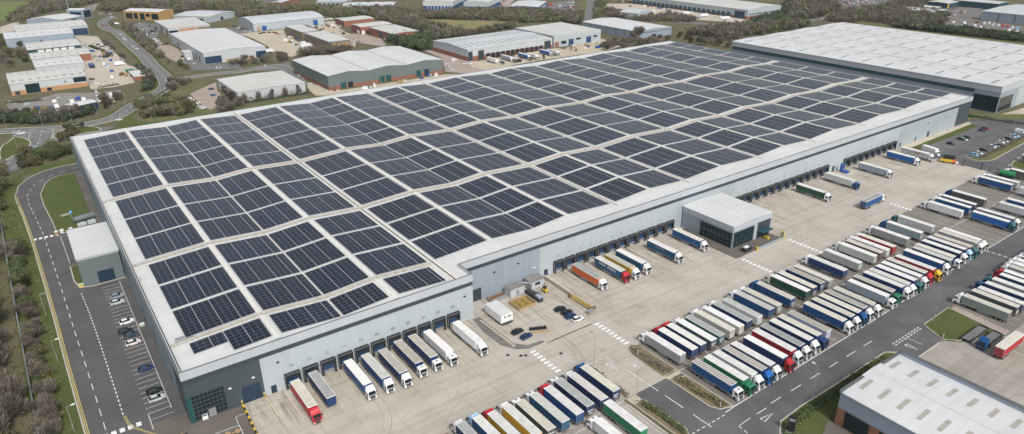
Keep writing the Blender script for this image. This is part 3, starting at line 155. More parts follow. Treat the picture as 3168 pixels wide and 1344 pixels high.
    soilm('gravel',(.20,.19,.175),(.26,.25,.23),(.16,.155,.14)); soilm('pale',(.42,.38,.32),(.48,.43,.36),(.36,.32,.27)); soilm('pink',(.32,.265,.235),(.38,.32,.28),(.27,.23,.20)); soilm('beige',(.42,.37,.29),(.48,.42,.33),(.36,.32,.26)); soilm('darkyard',(.14,.135,.13),(.2,.19,.18),(.11,.11,.1)); soilm('path',(.42,.38,.30),(.5,.45,.37),(.36,.33,.27))
    # foliage, tinted by the object colour, with a tone of its own on each clump
    m,nt,p,new,link=nodes('foliage'); oi=new('ShaderNodeObjectInfo'); at=new('ShaderNodeAttribute'); at.attribute_name='tone'
    col=mixc(nt,1.,oi.outputs['Color'],at.outputs['Color'],'MULTIPLY'); link(col,p.inputs['Base Color']); p.inputs['Roughness'].default_value=.95; p.inputs['Specular IOR Level'].default_value=.15
    M('bark',(.22,.195,.165),.95,0,.3,1.5)
    # solar modules
    m,nt,p,new,link=nodes('solar_module'); tc=new('ShaderNodeTexCoord'); sp=new('ShaderNodeSeparateXYZ'); link(tc.outputs['Object'],sp.inputs[0])
    def line(ax,pitch,w):
        a=mathn(nt,'FRACT',mathn(nt,'DIVIDE',mathn(nt,'ADD',sp.outputs[ax],w/2),pitch)); return mathn(nt,'LESS_THAN',a,w/pitch)
    thin=mathn(nt,'MAXIMUM',line(0,1.68,.085),line(1,1.72,.11)); bright=line(0,5.04,.17)
    oi=new('ShaderNodeObjectInfo')
    cellv=mathn(nt,'MULTIPLY_ADD',oi.outputs['Random'],.3,.85)
    wn=new('ShaderNodeTexWhiteNoise'); sn=new('ShaderNodeVectorMath'); sn.operation='SNAP'; sn.inputs[1].default_value=(1.68,1.72,50); link(tc.outputs['Object'],sn.inputs[0]); link(sn.outputs[0],wn.inputs[0])
    k=mathn(nt,'MULTIPLY',cellv,mathn(nt,'MULTIPLY_ADD',wn.outputs[0],.3,.85)); cc=new('ShaderNodeCombineColor'); [link(k,cc.inputs[i]) for i in range(3)]
    cell=mixc(nt,1.,(.007,.011,.022),cc.outputs[0],'MULTIPLY')
    dust=ramp(nt,noise(nt,new('ShaderNodeNewGeometry').outputs['Position'],.09,5,.65),.4,.75); cell=mixc(nt,mathn(nt,'MULTIPLY',dust,.03),cell,(.3,.3,.3))
    col=mixc(nt,thin,cell,(.13,.145,.19)); col=mixc(nt,bright,col,(.34,.36,.40)); link(col,p.inputs['Base Color'])
    p.inputs['Roughness'].default_value=.22; p.inputs['Specular IOR Level'].default_value=.3
    rn=mathn(nt,'MULTIPLY_ADD',mathn(nt,'MAXIMUM',thin,bright),.3,.2); link(rn,p.inputs['Roughness'])
# ------------------------------------------------------------------ mesh builder
class MB:
    def __init__(s): s.v=[];s.f=[];s.m=[]
    def add(s,vs,fs,mi=0):
        o=len(s.v); s.v+=vs; s.f+=[tuple(i+o for i in f) for f in fs]; s.m+=[mi]*len(fs); return s
    def box(s,x0,x1,y0,y1,z0,z1,mi=0):
        return s.add([(x0,y0,z0),(x1,y0,z0),(x1,y1,z0),(x0,y1,z0),(x0,y0,z1),(x1,y0,z1),(x1,y1,z1),(x0,y1,z1)],[(0,3,2,1),(4,5,6,7),(0,1,5,4),(1,2,6,5),(2,3,7,6),(3,0,4,7)],mi)
    def poly(s,pts,z,mi=0):
        a=sum(pts[i][0]*pts[(i+1)%len(pts)][1]-pts[(i+1)%len(pts)][0]*pts[i][1] for i in range(len(pts)))
        if a<0: pts=pts[::-1]
        return s.add([(x,y,z) for x,y in pts],[tuple(range(len(pts)))],mi)
    def prism(s,pts,z0,z1,mi=0):
        a=sum(pts[i][0]*pts[(i+1)%len(pts)][1]-pts[(i+1)%len(pts)][0]*pts[i][1] for i in range(len(pts)))
        if a<0: pts=pts[::-1]
        n=len(pts); return s.add([(x,y,z0) for x,y in pts]+[(x,y,z1) for x,y in pts],[tuple(range(n))[::-1],tuple(range(n,2*n))]+[(i,(i+1)%n,n+(i+1)%n,n+i) for i in range(n)],mi)
    def tube(s,p,q,r,n=6,mi=0,r2=None,caps=True):
        p=Vector(p);q=Vector(q);d=(q-p).normalized(); a=d.orthogonal().normalized(); b=d.cross(a); r2=r if r2 is None else r2
        vs=[tuple(p+a*math.cos(t)*r+b*math.sin(t)*r) for t in [2*math.pi*i/n for i in range(n)]]+[tuple(q+a*math.cos(t)*r2+b*math.sin(t)*r2) for t in [2*math.pi*i/n for i in range(n)]]
        fs=[(i,(i+1)%n,n+(i+1)%n,n+i) for i in range(n)]
        if caps: fs+=[tuple(range(n))[::-1],tuple(range(n,2*n))]
        return s.add(vs,fs,mi)
    def loft(s,secs,mi=0):  # secs: list of equal-length closed rings
        n=len(secs[0]); vs=[p for r in secs for p in r]; fs=[]
        for k in range(len(secs)-1):
            for i in range(n): fs.append((k*n+i,k*n+(i+1)%n,(k+1)*n+(i+1)%n,(k+1)*n+i))
        fs+=[tuple(range(n))[::-1],tuple((len(secs)-1)*n+i for i in range(n))]
        return s.add(vs,fs,mi)
    def mesh(s,name,mats):
        me=bpy.data.meshes.new(name); me.from_pydata(s.v,[],s.f)
        for x in mats: me.materials.append(MATS[x])
        if any(s.m): me.polygons.foreach_set('material_index',s.m)
        me.update(); return me
    def build(s,name,mats,parent=None,loc=None):
        if isinstance(mats,str): mats=[mats]
        return link_(name,s.mesh(name,mats),parent,loc)
def link_(name,me,parent=None,loc=None,col=None,rot=None):
    o=bpy.data.objects.new(name,me); COL.objects.link(o)
    if parent: o.parent=parent
    if loc: o.location=loc
    if rot: o.rotation_euler=rot
    if col: o.color=tuple(col)+(1,)
    return o
def clip(l):
    w=l.split(); return ' '.join(w[:16])
def tag(o,label,cat,group=None):
    o['label']=clip(label); o['category']=cat
    if group: o['group']=group
    return o
def empty(name,loc,label,cat,group=None,rz=0):
    o=bpy.data.objects.new(name,None); COL.objects.link(o); o.location=loc; o.rotation_euler=(0,0,rz); o.empty_display_size=.5
    return tag(o,label,cat,group)
def struct(o,kind='structure'): o['kind']=kind; return o
ORD=['first','second','third','fourth','fifth','sixth','seventh','eighth','ninth','tenth','eleventh','twelfth','thirteenth','fourteenth','fifteenth','sixteenth','seventeenth','eighteenth','nineteenth','twentieth']
TENS={2:'twenty',3:'thirty',4:'forty',5:'fifty',6:'sixty'}
def ordn(i): # 0-based
    if i<20: return ORD[i]
    n=i+1
    if n%10==0: return TENS[n//10][:-1]+'ieth'
    return TENS[n//10]+'-'+ORD[n%10-1]
# ------------------------------------------------------------------ ground
def off(pl,d):
    out=[]
    for i,(x,y) in enumerate(pl):
        a=pl[max(i-1,0)]; b=pl[min(i+1,len(pl)-1)]; dx,dy=b[0]-a[0],b[1]-a[1]; l=math.hypot(dx,dy) or 1
        out.append((x-dy/l*d,y+dx/l*d))
    return out
def smooth(pl,n=3):
    for _ in range(n):
        q=[pl[0]]
        for a,b in zip(pl,pl[1:]): q+=[(a[0]*.75+b[0]*.25,a[1]*.75+b[1]*.25),(a[0]*.25+b[0]*.75,a[1]*.25+b[1]*.75)]
        pl=q+[pl[-1]]
    return pl
def strip(mb,pl,w,z0,z1=None,mi=0,shift=0):
    if shift: pl=off(pl,shift)
    L=off(pl,w/2);R=off(pl,-w/2)
    for i in range(len(pl)-1):
        q=[R[i],R[i+1],L[i+1],L[i]]
        if z1 is None: mb.add([(x,y,z0) for x,y in q],[(0,1,2,3)],mi)
        else: mb.prism(q,z0,z1,mi)
def dashes(mb,pl,dash,gap,w,z,mi=0):
    rest=0;on=True;need=dash;cur=[pl[0]]
    for a,b in zip(pl,pl[1:]):
        l=math.hypot(b[0]-a[0],b[1]-a[1]); t=0
        while l-t>need:
            t+=need; p=(a[0]+(b[0]-a[0])*t/l,a[1]+(b[1]-a[1])*t/l); cur.append(p)
            if on: strip(mb,cur,w,z,None,mi)
            on=not on; need=dash if on else gap; cur=[p]
        need-=l-t; cur.append(b)
def ground():
    MB().box(-2500,3500,-1500,4500,-2,0).build('ground','scrub_ground'); struct(bpy.data.objects['ground'])
    Z=[.012]
    def flat(name,m,pts,lift=None):
        Z[0]+=.004; mb=MB(); mb.poly(pts,lift or Z[0]); return struct(mb.build(name,m))
    NM=dict(pale='yard',gravel='yard',tarmac='car_park',pink='yard',beige='yard',meadow='meadow',soil='soil',grass='grass',verge='verge',darkyard='yard')
    MT=dict(tarmac='asphalt_old',grass='field')
    flat('verge','verge',[(22,300),(40,330),(62,375),(78,392),(84,425),(108,410),(84,380),(82,330),(100,318),(170,320),(170,300),(20,300)])
    flat('lawn','grass_bright',[(28,320),(36,340),(45,318),(60,308),(60,256),(14,256),(20,300)])
    for m,pl in PATCHES: flat(NM[m],MT.get(m,m),pl)
    # estate roads
    km=MB()
    for w,pl in ROADS:
        s=smooth(pl); mb=MB(); Z[0]+=.004; strip(mb,s,w,Z[0]); struct(mb.build('road','asphalt_old'))
        if w>10:
            em=MB(); dashes(em,s,4,5,.3,Z[0]+.05); struct(em.build('road_marking','mark_white'))
        strip(km,off(s,w/2),.35,0,.3); strip(km,off(s,-w/2),.35,0,.3)
        vb=MB(); strip(vb,s,w+7,.012); struct(vb.build('verge','grass'))
    flat('road','asphalt_old',JUNCTION); 
    for q in (ISLAND,ISLAND2):
        pr_=MB(); pr_.prism(smooth(q+[q[0]],2)[:-1],0,.36); struct(pr_.build('traffic_island','grass'))
        strip(km,smooth(q+[q[0]],2),.6,.0,.4)
    flat('road','asphalt_old',[(-90,215),(-22,290),(-10,285),(-25,262),(-90,190)])
    Z[0]=.012
    # left service road
    KL=[(-21,-60),(-22.4,-10),(-23.1,12),(-23.6,33),(-24,53),(-24.4,78),(-25,107),(-26.3,156),(-27.6,185),(-29,210),(-29.2,217),(-27,233),(-22,244),(-16,250),(-9,253.3),(0,254),(14,254)]
    flat('verge','grass_bright',[(-34.5,230),(-31,245),(-20,262),(14,266),(14,250),(-24,250),(-27,215),(-21,-60),(-33,-60),(-35,110)])
    flat('road','asphalt_left',KL+[(14,-60)])
    flat('pavement','paving_brown',[(-9,-60),(-9,6),(0,6),(0,0),(13.3,0),(12.3,-14),(9.5,-60)])
    strip(km,KL,.35,0,.14)
    isl=[(-2.7,238),(-9.7,237.5),(-13,235),(-16.2,228.7),(-19.2,213.5),(-19,197),(-17.5,172),(-17,158.5),(-10,154.5),(-3.2,156)]
    im=MB(); im.prism(isl,0,.15); struct(im.build('lawn','grass_bright')); strip(km,isl,.3,0,.18)
    flat('path','paving_brown',[(-3,150),(-2.6,240),(0,240),(0,150)],.17)
    flat('soil','soil',[(-15.3,100.5),(-15.6,122),(-12,122),(-10.3,100)])
    g2=[(-15.9,121),(-16,106.8),(-15,100),(-11.3,98.6),(-.4,98.9)]; strip(km,g2,.4,0,.16)
    flat('lawn','grass',[(-15.6,120),(-15.6,107),(-14,101),(-10.6,101),(-10.6,120)])
    mk=MB(); z=.2-.05
    Zm=.20
    CL=[(-18.3,-30),(-18.6,11.5),(-18.8,26),(-19.2,46.5),(-19.7,67),(-20.2,95),(-21,130),(-21.8,160),(-23.1,182),(-24.5,203),(-24.3,217),(-20.5,231),(-16,237),(-11,242.5),(-5,246),(6,248)]
    def mark(mb,pl,w,dash=None,gap=0,mi=0,z=None):
        z=z or Z[0]+.004
        if dash: dashes(mb,pl,dash,gap,w,z,mi)
        else: strip(mb,pl,w,z,None,mi)
    z0=Z[0]+.004
    mark(mk,CL,.17,3.6,3.2); 
    mark(mk,[(-16.2,154),(-15.7,123)],.25,1,.7); mark(mk,[(-15,95),(-14.4,78),(-14.1,56),(-14,33),(-13.9,14)],.25,1.2,1.0)
    for x in range(5): mk.poly([(-25.6+x*1.95,155.6),(-24.4+x*1.95,155.6),(-24.4+x*1.95,157.6),(-25.6+x*1.95,157.6)],z0)
    for x in range(5): mk.poly([(-19.6+x*1.95,7.2),(-18.4+x*1.95,7.2),(-18.4+x*1.95,9.0),(-19.6+x*1.95,9.0)],z0)
    yl=MB(); yk=MB()
    for d in (.45,.85): strip(yk,[(x+d,y) for x,y in KL[:11]],.17,z0)
    for d in (0,.4): strip(yk,[(-13.9+d,14),(-13.6+d,10),(-12.4+d,7),(-9.6+d,2.6),(-5+d,-4)],.13,z0)
    # bays by the left wall
    mark(mk,[(-2.7,97),(-2.8,10)],.12)
    y=11.
    while y<96: mark(mk,[(-8.6,y),(-2.9,y+.05)],.12); y+=2.62
    mark(mk,[(-8.45,10.7),(-8.5,3.6)],.14); mark(mk,[(-8.4,8),(-2.6,8)],.1)
    # paving lines by the entrance
    mark(mk,[(12.6,-4),(10.1,-4.1),(9.9,-7.8),(4.1,-7.6)],.16); mark(mk,[(9.9,-7.8),(9.7,-14)],.16)
    # ---- concrete yard
    flat('yard','yard_concrete',[(13.3,0),(87,0),(87,8.3),(364,8.3),(364.3,-20),(364.3,-42),(119,-42.5),(114,-45),(114,-59.4),(99.5,-59.4),(99.5,-42),(60,-42),(30,-42),(30,-46),(12.2,-46)])
    flat('yard','front_concrete',[(30,-42),(99,-42),(98.8,-59.4),(97.2,-59.4),(97,-110),(12,-110),(12.2,-46),(30,-46)])
    flat('yard','bay_concrete',[(119,-42.5),(364.3,-37.5),(364.3,-58),(119,-59.5)])
    flat('yard','bay_concrete',[(119,-59.5),(364.3,-58),(364.3,-75.4),(119,-78.7)])
    flat('road','asphalt',[(99.5,-59.4),(113.5,-59.4),(113.6,-74.5),(115.2,-77.3),(119,-78.7),(186,-77.7),(244,-76.1),(460,-74.5),(460,-87),(200,-88),(196,-96),(193.2,-96),(180,-96.2),(178.3,-91.4),(175,-89),(133,-89),(124,-90),(117,-97),(112,-125),(99,-125),(101.5,-90),(101,-79)])
    flat('yard','front_concrete',[(180,-96.2),(195,-96),(198,-99.5),(217,-106),(480,-106),(480,-170),(175,-170)])
    flat('yard','bay_concrete',[(219,-88),(480,-87),(480,-106.5),(213,-106.5),(216,-88)])
    gr=MB(); gp=[(199.5,-88.3),(216,-88),(213.4,-97.4),(213,-106),(210.6,-106),(210.4,-98.9),(199,-99.2),(196,-97),(198,-91)]; gr.prism(gp,0,.18); struct(gr.build('lawn','grass')); strip(km,[(213.5,-106),(216,-88),(199.5,-88.3),(198,-91),(195.8,-96),(199,-99.3),(210,-99)],.3,0,.2)
    flat('path','pink',[(213.6,-106),(215.7,-89),(218.8,-88.6),(216.6,-106)],.19)
    vb=MB(); vb.prism([(123,-89.6),(133,-89.2),(150.8,-89.3),(175,-89.3),(177.5,-92),(178,-96.5),(134,-96.5),(125,-100),(118.5,-104),(119,-95)],0,.17); struct(vb.build('verge','grass'))
    strip(km,[(112.5,-125),(117.4,-97),(120,-92),(124,-89.6),(133.4,-89.1),(150.8,-89.2),(175,-89.1),(178.3,-91.5),(180.2,-96.2),(193,-96.1)],.35,0,.2)
    flat('pavement','paving_brown',[(119,-104),(125,-100),(134,-96.5),(134,-150),(110,-150)])
    for q in ([(119,-43.2),(117.1,-41.4),(115.2,-42.5),(113.7,-45.8),(113.2,-58.5),(118.8,-58.5)],[(118.8,-62),(113.9,-60.5),(113.9,-74.8),(115.2,-77.2),(118.9,-78.4)]):
        b=MB(); b.prism(q,0,.14); struct(b.build('planting_bed','soil')); strip(km,q,.3,0,.18)
    b=MB(); q=[(85.8,-1),(84.5,-10),(85,-19),(87.7,-23.5),(91,-25.3),(97,-25.3),(97,-23.8),(91.8,-23.2),(89,-20),(88.7,-1)]; b.prism(q,0,.16); struct(b.build('planting_bed','darkyard')); strip(km,q[:6],.35,0,.2)
    for q in ([(98.2,-41.4),(99.8,-41.4),(100.9,-44),(99.3,-59.3),(98,-59.3)],[(98.2,-62.3),(101.8,-62.4),(102.3,-77),(101,-79),(99.9,-79),(98.4,-77)]):
        b=MB(); b.prism(q,0,.14); struct(b.build('planting_bed','soil')); strip(km,q+[q[0]],.25,0,.18)
    b=MB(); b.box(113.6,118.8,-60.3,-59.,0,.1); b.box(98,101.5,-62.1,-59.6,0,.1); struct(b.build('path','path'))
    z0=Z[0]+.006
    # markings in the lorry park
    def L(a,b,w=.15,mi=0,mb=mk): strip(mb,[a,b],w,z0,None,mi)
    L((119.05,-44),(119.05,-78.6)); strip(mk,[(115.2,-78.9),(119,-78.7),(186,-77.7),(244,-76.1),(372,-75.2)],.22,z0); strip(mk,[(119,-59.3),(364,-58)],.14,z0)
    x=123.6
    while x<362: L((x,-45),(x,-58.6),.1); L((x,-60),(x,-77.5+(x-119)*.012),.1); x+=4.55
    x=32.
    while x<98: L((x,-46),(x,-59.5),.1); L((x,-61.8),(x,-78),.1); x+=4.55
    L((30,-59.6),(97,-59.6),.14); L((30,-61.8),(97,-61.7),.12); L((97,-61.7),(97,-90),.16)
    x=222.
    while x<420: L((x,-90),(x,-105),.1); x+=4.4
    L((206,-108),(206,-125),.12);L((212,-108),(212,-125),.12);L((218,-108),(218,-125),.12); L((206,-125),(224,-125),.12); L((206,-108),(200,-108),.12)
    # zebra crossings of the pedestrian route
    for x0,ya,yb,n in ((116.8,-26,-41,9),(91.1,-26,-39.5,8),(190.7,-25.3,-38.7,8),(219.1,-25.5,-40.5,9),(286.5,-30,-40,6)):
        for i in range(n):
            yy=ya+(yb-ya)*(i+.5)/n; mk.poly([(x0-.95,yy-.45),(x0+.95,yy-.45),(x0+.95,yy+.45),(x0-.95,yy+.45)],z0)
    # road lines
    for a,b in (((107.5,-50.5),(107.5,-57.3)),((107.6,-58),(107.6,-62.2)),((107.7,-64.6),(107.8,-71)),((107.8,-74.5),(107.9,-80.5))): L(a,b,.22)
    for x in range(128,178,9): L((x,-83.6),(x+4.5,-83.6),.2)
    strip(mk,[(114,-84.3),(118.8,-84.1)],.16,z0); L((121.4,-84.1),(125.5,-84.1),.2)
    dashes(mk,[(101.8,-79.3),(114.5,-79.4)],1.1,.8,.22,z0); dashes(mk,[(113.8,-84.3),(112,-97)],1.1,.8,.22,z0)
    dashes(mk,[(181,-88.2),(197.8,-88.1)],1.1,.7,.28,z0); dashes(mk,[(181,-89),(197.8,-88.9)],1.1,.7,.28,z0); dashes(mk,[(270.3,-76.3),(270.9,-86.5)],1.2,.8,.5,z0)
    dashes(mk,[(100.8,-41.8),(106.4,-41.7)],1,.7,.2,z0)
    def tri(a,b,c,w=.28):
        strip(mk,[a,b,c,a],w,z0)
    tri((120.6,-85.8),(124.9,-86.4),(120.5,-87.2)); tri((104.4,-44.6),(106,-44.7),(105.3,-48.6)); tri((183.4,-90.6),(184.8,-90.8),(184.2,-94.2))
    L((187.7,-88.9),(188,-93.5)); L((106.8,-42.2),(107,-45.5),.14)
    # dock bay lines, faint yellow
    for x0,n,p,ya,yb in ((24.6,12,5.22,-1.5,-20),(126.2,13,5.26,6,-13.5),(227.5,14,5.45,6,-13),(310.8,10,5.6,6,-13)):
        for i in range(n):
            xx=x0+i*p; L((xx-.3,ya),(xx-.3,yb),.13,0,yl); L((xx+1.0,ya),(xx+1.0,yb-1.3),.1,0,yl)
    ta=MB(); RR=random.Random(4)
    for k in range(16):
        x0=RR.uniform(24,355); side=RR.random()<.6
        y0=-20 if x0<88 else -12
        if 88<x0<124 or 190<x0<222: y0=-30
        L0=RR.uniform(9,18); yb=y0-RR.uniform(0,3); dx=RR.uniform(-14,26); pts=[(x0,yb+L0*.6),(x0,yb),(x0+dx*.12,yb-6),(x0+dx*.5,yb-11),(x0+dx,yb-14.5)]
        pts=smooth(pts)
        if max(p[0] for p in pts)>362 or min(p[0] for p in pts)<16: continue
        zz=Z[0]+.001+.0004*(k%5)
        for d in (-1.,1.): strip(ta,off(pts,d),RR.uniform(.22,.38),zz)
    struct(ta.build('tyre_mark','tyre_mark'))
    struct(yl.build('road_marking','mark_faint')); struct(yk.build('road_marking','mark_yellow')); struct(mk.build('road_marking','mark_white'))
    b=MB(); b.box(97.3,115.4,-25.9,-25.6,z0,z0+.03); struct(b.build('drain_channel','black'))
    # ---- east side beyond the gate
    flat('road','asphalt',[(364.4,8),(372,4.5),(374.6,-10.5),(430,-9.5),(440,-8.5),(443,-1),(443,6),(446,9),(462,4),(480,-12),(500,-40),(500,-75),(364.4,-75),(364.3,-20)])
    flat('car_park','asphalt',[(374.6,-10.6),(374,1),(440,1),(440,-8.6)]); 
    gb=MB(); gb.prism([(376,.2),(440.5,.6),(443,5),(374.5,3.8)],0,.15); gb.prism([(368,-6),(375,-1),(373.5,3.6),(367,2)],0,.15); struct(gb.build('lawn','grass'))
    gb=MB(); gb.prism([(364.5,5),(373,3.9),(443,5.1),(446,7.6),(444,8.2),(364.5,8.2)],0,.16); struct(gb.build('path','path'))
    gb=MB(); gb.prism([(376,-25),(378,-21.5),(382,-25.5),(440,-24.5),(452,-20),(452,-23.5),(430,-29),(384,-31.5),(378,-29.5)],0,.15); struct(gb.build('verge','verge')); strip(km,[(378,-21.5),(376,-25),(378,-29.5),(384,-31.5),(430,-29),(452,-23.5)],.4,0,.2)
    gb=MB(); gb.prism([(381,-41),(390,-38.5),(400,-46),(395,-58),(378,-50)],0,.15); struct(gb.build('lawn','grass_bright')); strip(km,[(378,-50),(381,-41),(390,-38.5),(400,-46)],.4,0,.2)
    flat('yard','beige',[(479,4),(500,2),(620,0),(620,-60),(505,-60)])
    flat('verge','verge',[(446,10),(462,5),(482,-13),(500,-38),(512,-38),(490,-4),(470,12),(460,20),(446,20)])
    mk2=MB(); dashes(mk2,[(380,-40),(450,-31)],4,4,.25,Z[0]+.004); strip(mk2,[(378,-20),(392,-20),(440,-18.8)],.12,Z[0]+.004)
    x=377.
    while x<441: strip(mk2,[(x,-.5),(x,-9.5)],.1,Z[0]+.004,None); x+=3.
    struct(mk2.build('road_marking','mark_white'))
    struct(km.build('kerb','kerb'))
# ------------------------------------------------------------------ main warehouse
KX=[(0,14.9),(25.3,16.2),(44.5,15.0),(61,16.2),(82,15.0),(105.5,16.2),(124.5,15.0),(140.3,16.2),(164,15.0),(184,16.2),(205,15.0),(229,16.2),(254.5,15.0),(275,16.2),(295.8,15.0),(318,16.2),(340.5,15.0),(363,16.2),(387.5,15.0),(409,16.2),(430.5,15.0),(444.3,15.4)]
GUT={82,164,205,254.5,295.8,340.5,387.5,430.5}
LX=444.3; WY=248.; DY=8.3; NX=87.2
def zr(x):
    for (a,za),(b,zb) in zip(KX,KX[1:]):
        if a<=x<=b: return za+(zb-za)*(x-a)/(b-a)
    return KX[-1][1]
def warehouse():
    W=empty('distribution_warehouse',(0,0,0),'vast grey distribution warehouse whose shallow ridged roof carries the solar arrays','warehouse')
    B=lambda name,m,*bx: [MB().box(*b).build(name,m,W) for b in bx]
    # inner core, then cladding standing proud of it
    core=MB(); core.box(.4,NX-.3,.4,DY+1,0,14.6); core.box(.4,LX-.4,DY+.4,WY-.4,0,14.6); core.build('wall_core','wall_mid',W)
    c=MB()
    # front, near part y=0
    B('wall_panel','wall_dark',(0,19.4,.0,.39,0,12.1)); B('wall_panel','wall_light',(19.4,NX,0,.39,0,12.1))
    B('dark_band','band',(-.05,NX,-.06,.39,12.1,13.5)); B('fascia','fascia',(-.12,NX+.1,-.14,.39,13.5,16.1))
    # side of the step
    B('wall_panel','wall_mid',(NX-.29,NX,.39,DY,0,12.1)); B('dark_band','band',(NX-.29,NX+.05,.39,DY,12.1,13.5)); B('fascia','fascia',(NX-.29,NX+.1,.39,DY,13.5,16.1))
    for m,a,b in (('wall_mid',NX,120.7),('wall_light',120.7,191),('wall_pale',191,227),('wall_light',227,364),('wall_pale',364,428.5),('wall_dark',428.5,LX)):
        B('wall_panel',m,(a,b,DY,DY+.39,0,12.1))
    B('dark_band','band',(NX+.05,LX+.02,DY-.06,DY+.39,12.1,13.5)); B('fascia','fascia',(NX+.1,LX+.1,DY-.14,DY+.39,13.5,16.1))
    # left wall
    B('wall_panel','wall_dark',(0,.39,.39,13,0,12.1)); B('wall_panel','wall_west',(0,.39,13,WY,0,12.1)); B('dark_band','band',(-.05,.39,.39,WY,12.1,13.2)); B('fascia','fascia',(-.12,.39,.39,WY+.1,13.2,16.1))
    # far walls
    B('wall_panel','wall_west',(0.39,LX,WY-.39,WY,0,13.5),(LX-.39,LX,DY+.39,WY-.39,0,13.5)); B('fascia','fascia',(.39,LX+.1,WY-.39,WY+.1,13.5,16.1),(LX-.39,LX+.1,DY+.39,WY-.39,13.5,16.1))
    cp=MB(); cp.box(-.2,NX+.15,-.2,.1,16.1,16.2); cp.box(NX-.1,NX+.18,.1,DY-.2,16.1,16.2); cp.box(NX-.1,LX+.15,DY-.2,DY+.1,16.1,16.2); cp.box(-.2,.1,.1,WY+.1,16.1,16.2); cp.box(.1,LX+.15,WY-.1,WY+.15,16.1,16.2); cp.box(LX-.15,LX+.15,DY+.1,WY-.1,16.1,16.2)
    cp.build('coping','coping',W)
    # roof, folded along every ridge and valley
    r=MB(); xs=sorted([k[0] for k in KX]+[NX-.3]); xs[0]=.39; xs[-1]=LX-.39
    for a,b in zip(xs,xs[1:]):
        y0=.39 if b<=NX-.2 else DY+.39
        r.add([(a,y0,zr(a)),(b,y0,zr(b)),(b,WY-.39,zr(b)),(a,WY-.39,zr(a))],[(0,1,2,3)])
    r.build('roof','roof_main',W)
    gi=MB(); gi.box(.39,NX-.5,.39,.9,15.2,15.28); gi.build('gutter','gutter_dark',W); gi=MB(); gi.box(NX,LX-.5,DY+.39,DY+.9,15.2,15.28); gi.build('gutter','gutter_dark',W)
    gi=MB(); gi.box(.39,.8,1,WY-1,15.2,15.3); gi.build('gutter','gutter_dark',W)
    for x,z in KX[1:-1]:
        y0=1.5 if x<NX-1 else DY+6.5
        if z>16: 
            m=MB(); m.box(x-.55,x+.55,y0,WY-1,z-.02,z+.09); m.build('ridge_cap','gutter_side',W)
        elif x in GUT:
            m=MB(); m.box(x-.95,x-.28,y0,WY-1,z+.02,z+.16,1); m.box(x+.28,x+.95,y0,WY-1,z+.02,z+.16,1); m.box(x-.28,x+.28,y0,WY-1,z,z+.06,0); m.build('gutter',['gutter_dark','gutter_side'],W)
        else:
            m=MB(); m.box(x-.12,x+.12,y0,WY-1,z+.02,z+.15); m.build('gutter','gutter_side',W)
    for y,xe in ((141.2,LX-3),(72.7,LX-3),(15.3,81)):
        m=MB(); xs=[1.]+[k[0] for k in KX[1:-1] if k[0]<xe]+[xe]
        for a,b in zip(xs,xs[1:]):
            for (o0,o1,h0,h1) in ((-.45,.45,.25,.6),):
                za,zb=zr(a),zr(b); y0,y1=y+o0,y+o1
                m.add([(a,y0,za+h0),(b,y0,zb+h0),(b,y1,zb+h0),(a,y1,za+h0),(a,y0,za+h1),(b,y0,zb+h1),(b,y1,zb+h1),(a,y1,za+h1)],[(0,3,2,1),(4,5,6,7),(0,1,5,4),(1,2,6,5),(2,3,7,6),(3,0,4,7)])
        x=2.
        while x<xe: m.box(x-.15,x+.15,y-.7,y+.7,zr(x)+.02,zr(x)+.26); x+=3
        m.build('cable_tray','tray',W)
    m=MB(); m.box(2.5,5.2,15.2,16.4,15.5,16.6); m.box(5.2,7,15.4,15.9,15.5,16.1); m.build('roof_unit','steel',W)
    for x,y in ((1.2,60),(1.2,120),(1.3,180)): 
        m=MB(); m.tube((x,y,15),(x,y,16.9),.08); m.tube((x,y,16.9),(x+.5,y,16.9),.08); m.build('roof_vent','steel',W)
    # docks
    bump=MB(); sh=MB()
    # shelter: black hood and side pads round a recessed door
    sh.box(-2.2,-1.62,-1.0,-.01,-.0,4.3); sh.box(1.62,2.2,-1.0,-.01,0,4.3); sh.box(-2.2,2.2,-1.25,-.01,4.3,4.75); sh.box(-1.62,1.62,-1.0,-.75,3.55,4.3)
    shm=sh.mesh('dock_shelter',['rubber']); 
    dm=MB().box(-1.5,1.5,-.12,-.01,1.1,3.9).mesh('dock_door',['blue_door']); dl=MB().box(-1.4,1.4,-.55,-.01,.85,1.15).box(-1.6,-1.2,-.75,-.5,.5,1.1).box(1.2,1.6,-.75,-.5,.5,1.1).mesh('dock_leveller',['steel'])
    fr=MB().box(-2.27,-2.2,-1.02,-.8,0,4.78).box(2.2,2.27,-1.02,-.8,0,4.78).box(-2.27,2.27,-1.28,-1.22,4.72,4.79).mesh('hood_edge',['steel'])
    docks=[(27.2+i*5.22,0.) for i in range(11)]+[(129.+i*5.26,DY) for i in range(12)]+[(230.3+i*5.5,DY) for i in range(13)]+[(314.5+i*5.6,DY) for i in range(9)]
    for i,(x,y) in enumerate(docks):
        s=link_('dock_shelter',shm,W,(x,y,0)); link_('dock_door',dm,s); link_('dock_leveller',dl,s); link_('hood_edge',fr,s)
        if i<11:
            t=bpy.data.curves.new('n','FONT'); t.body='%02d'%(14-i); t.size=1.35; t.align_x='CENTER'; to=bpy.data.objects.new('n',t); me=bpy.data.meshes.new_from_object(to); me.materials.append(MATS['blue_door']); bpy.data.objects.remove(to)
            link_('number_sign',me,W,(x+.1,y-.03,6.3),None,(math.pi/2,0,0))
        else:
            d=MB(); d.tube((0,-.02,0),(0,-.12,0),.42,10); o=d.build('number_sign','shed_blue',W,(x,y,6.6))
    def panel(name,m,x0,x1,y,z0,z1,parent=W,proud=.06): return MB().box(x0,x1,y-proud,y-.005,z0,z1).build(name,m,parent)
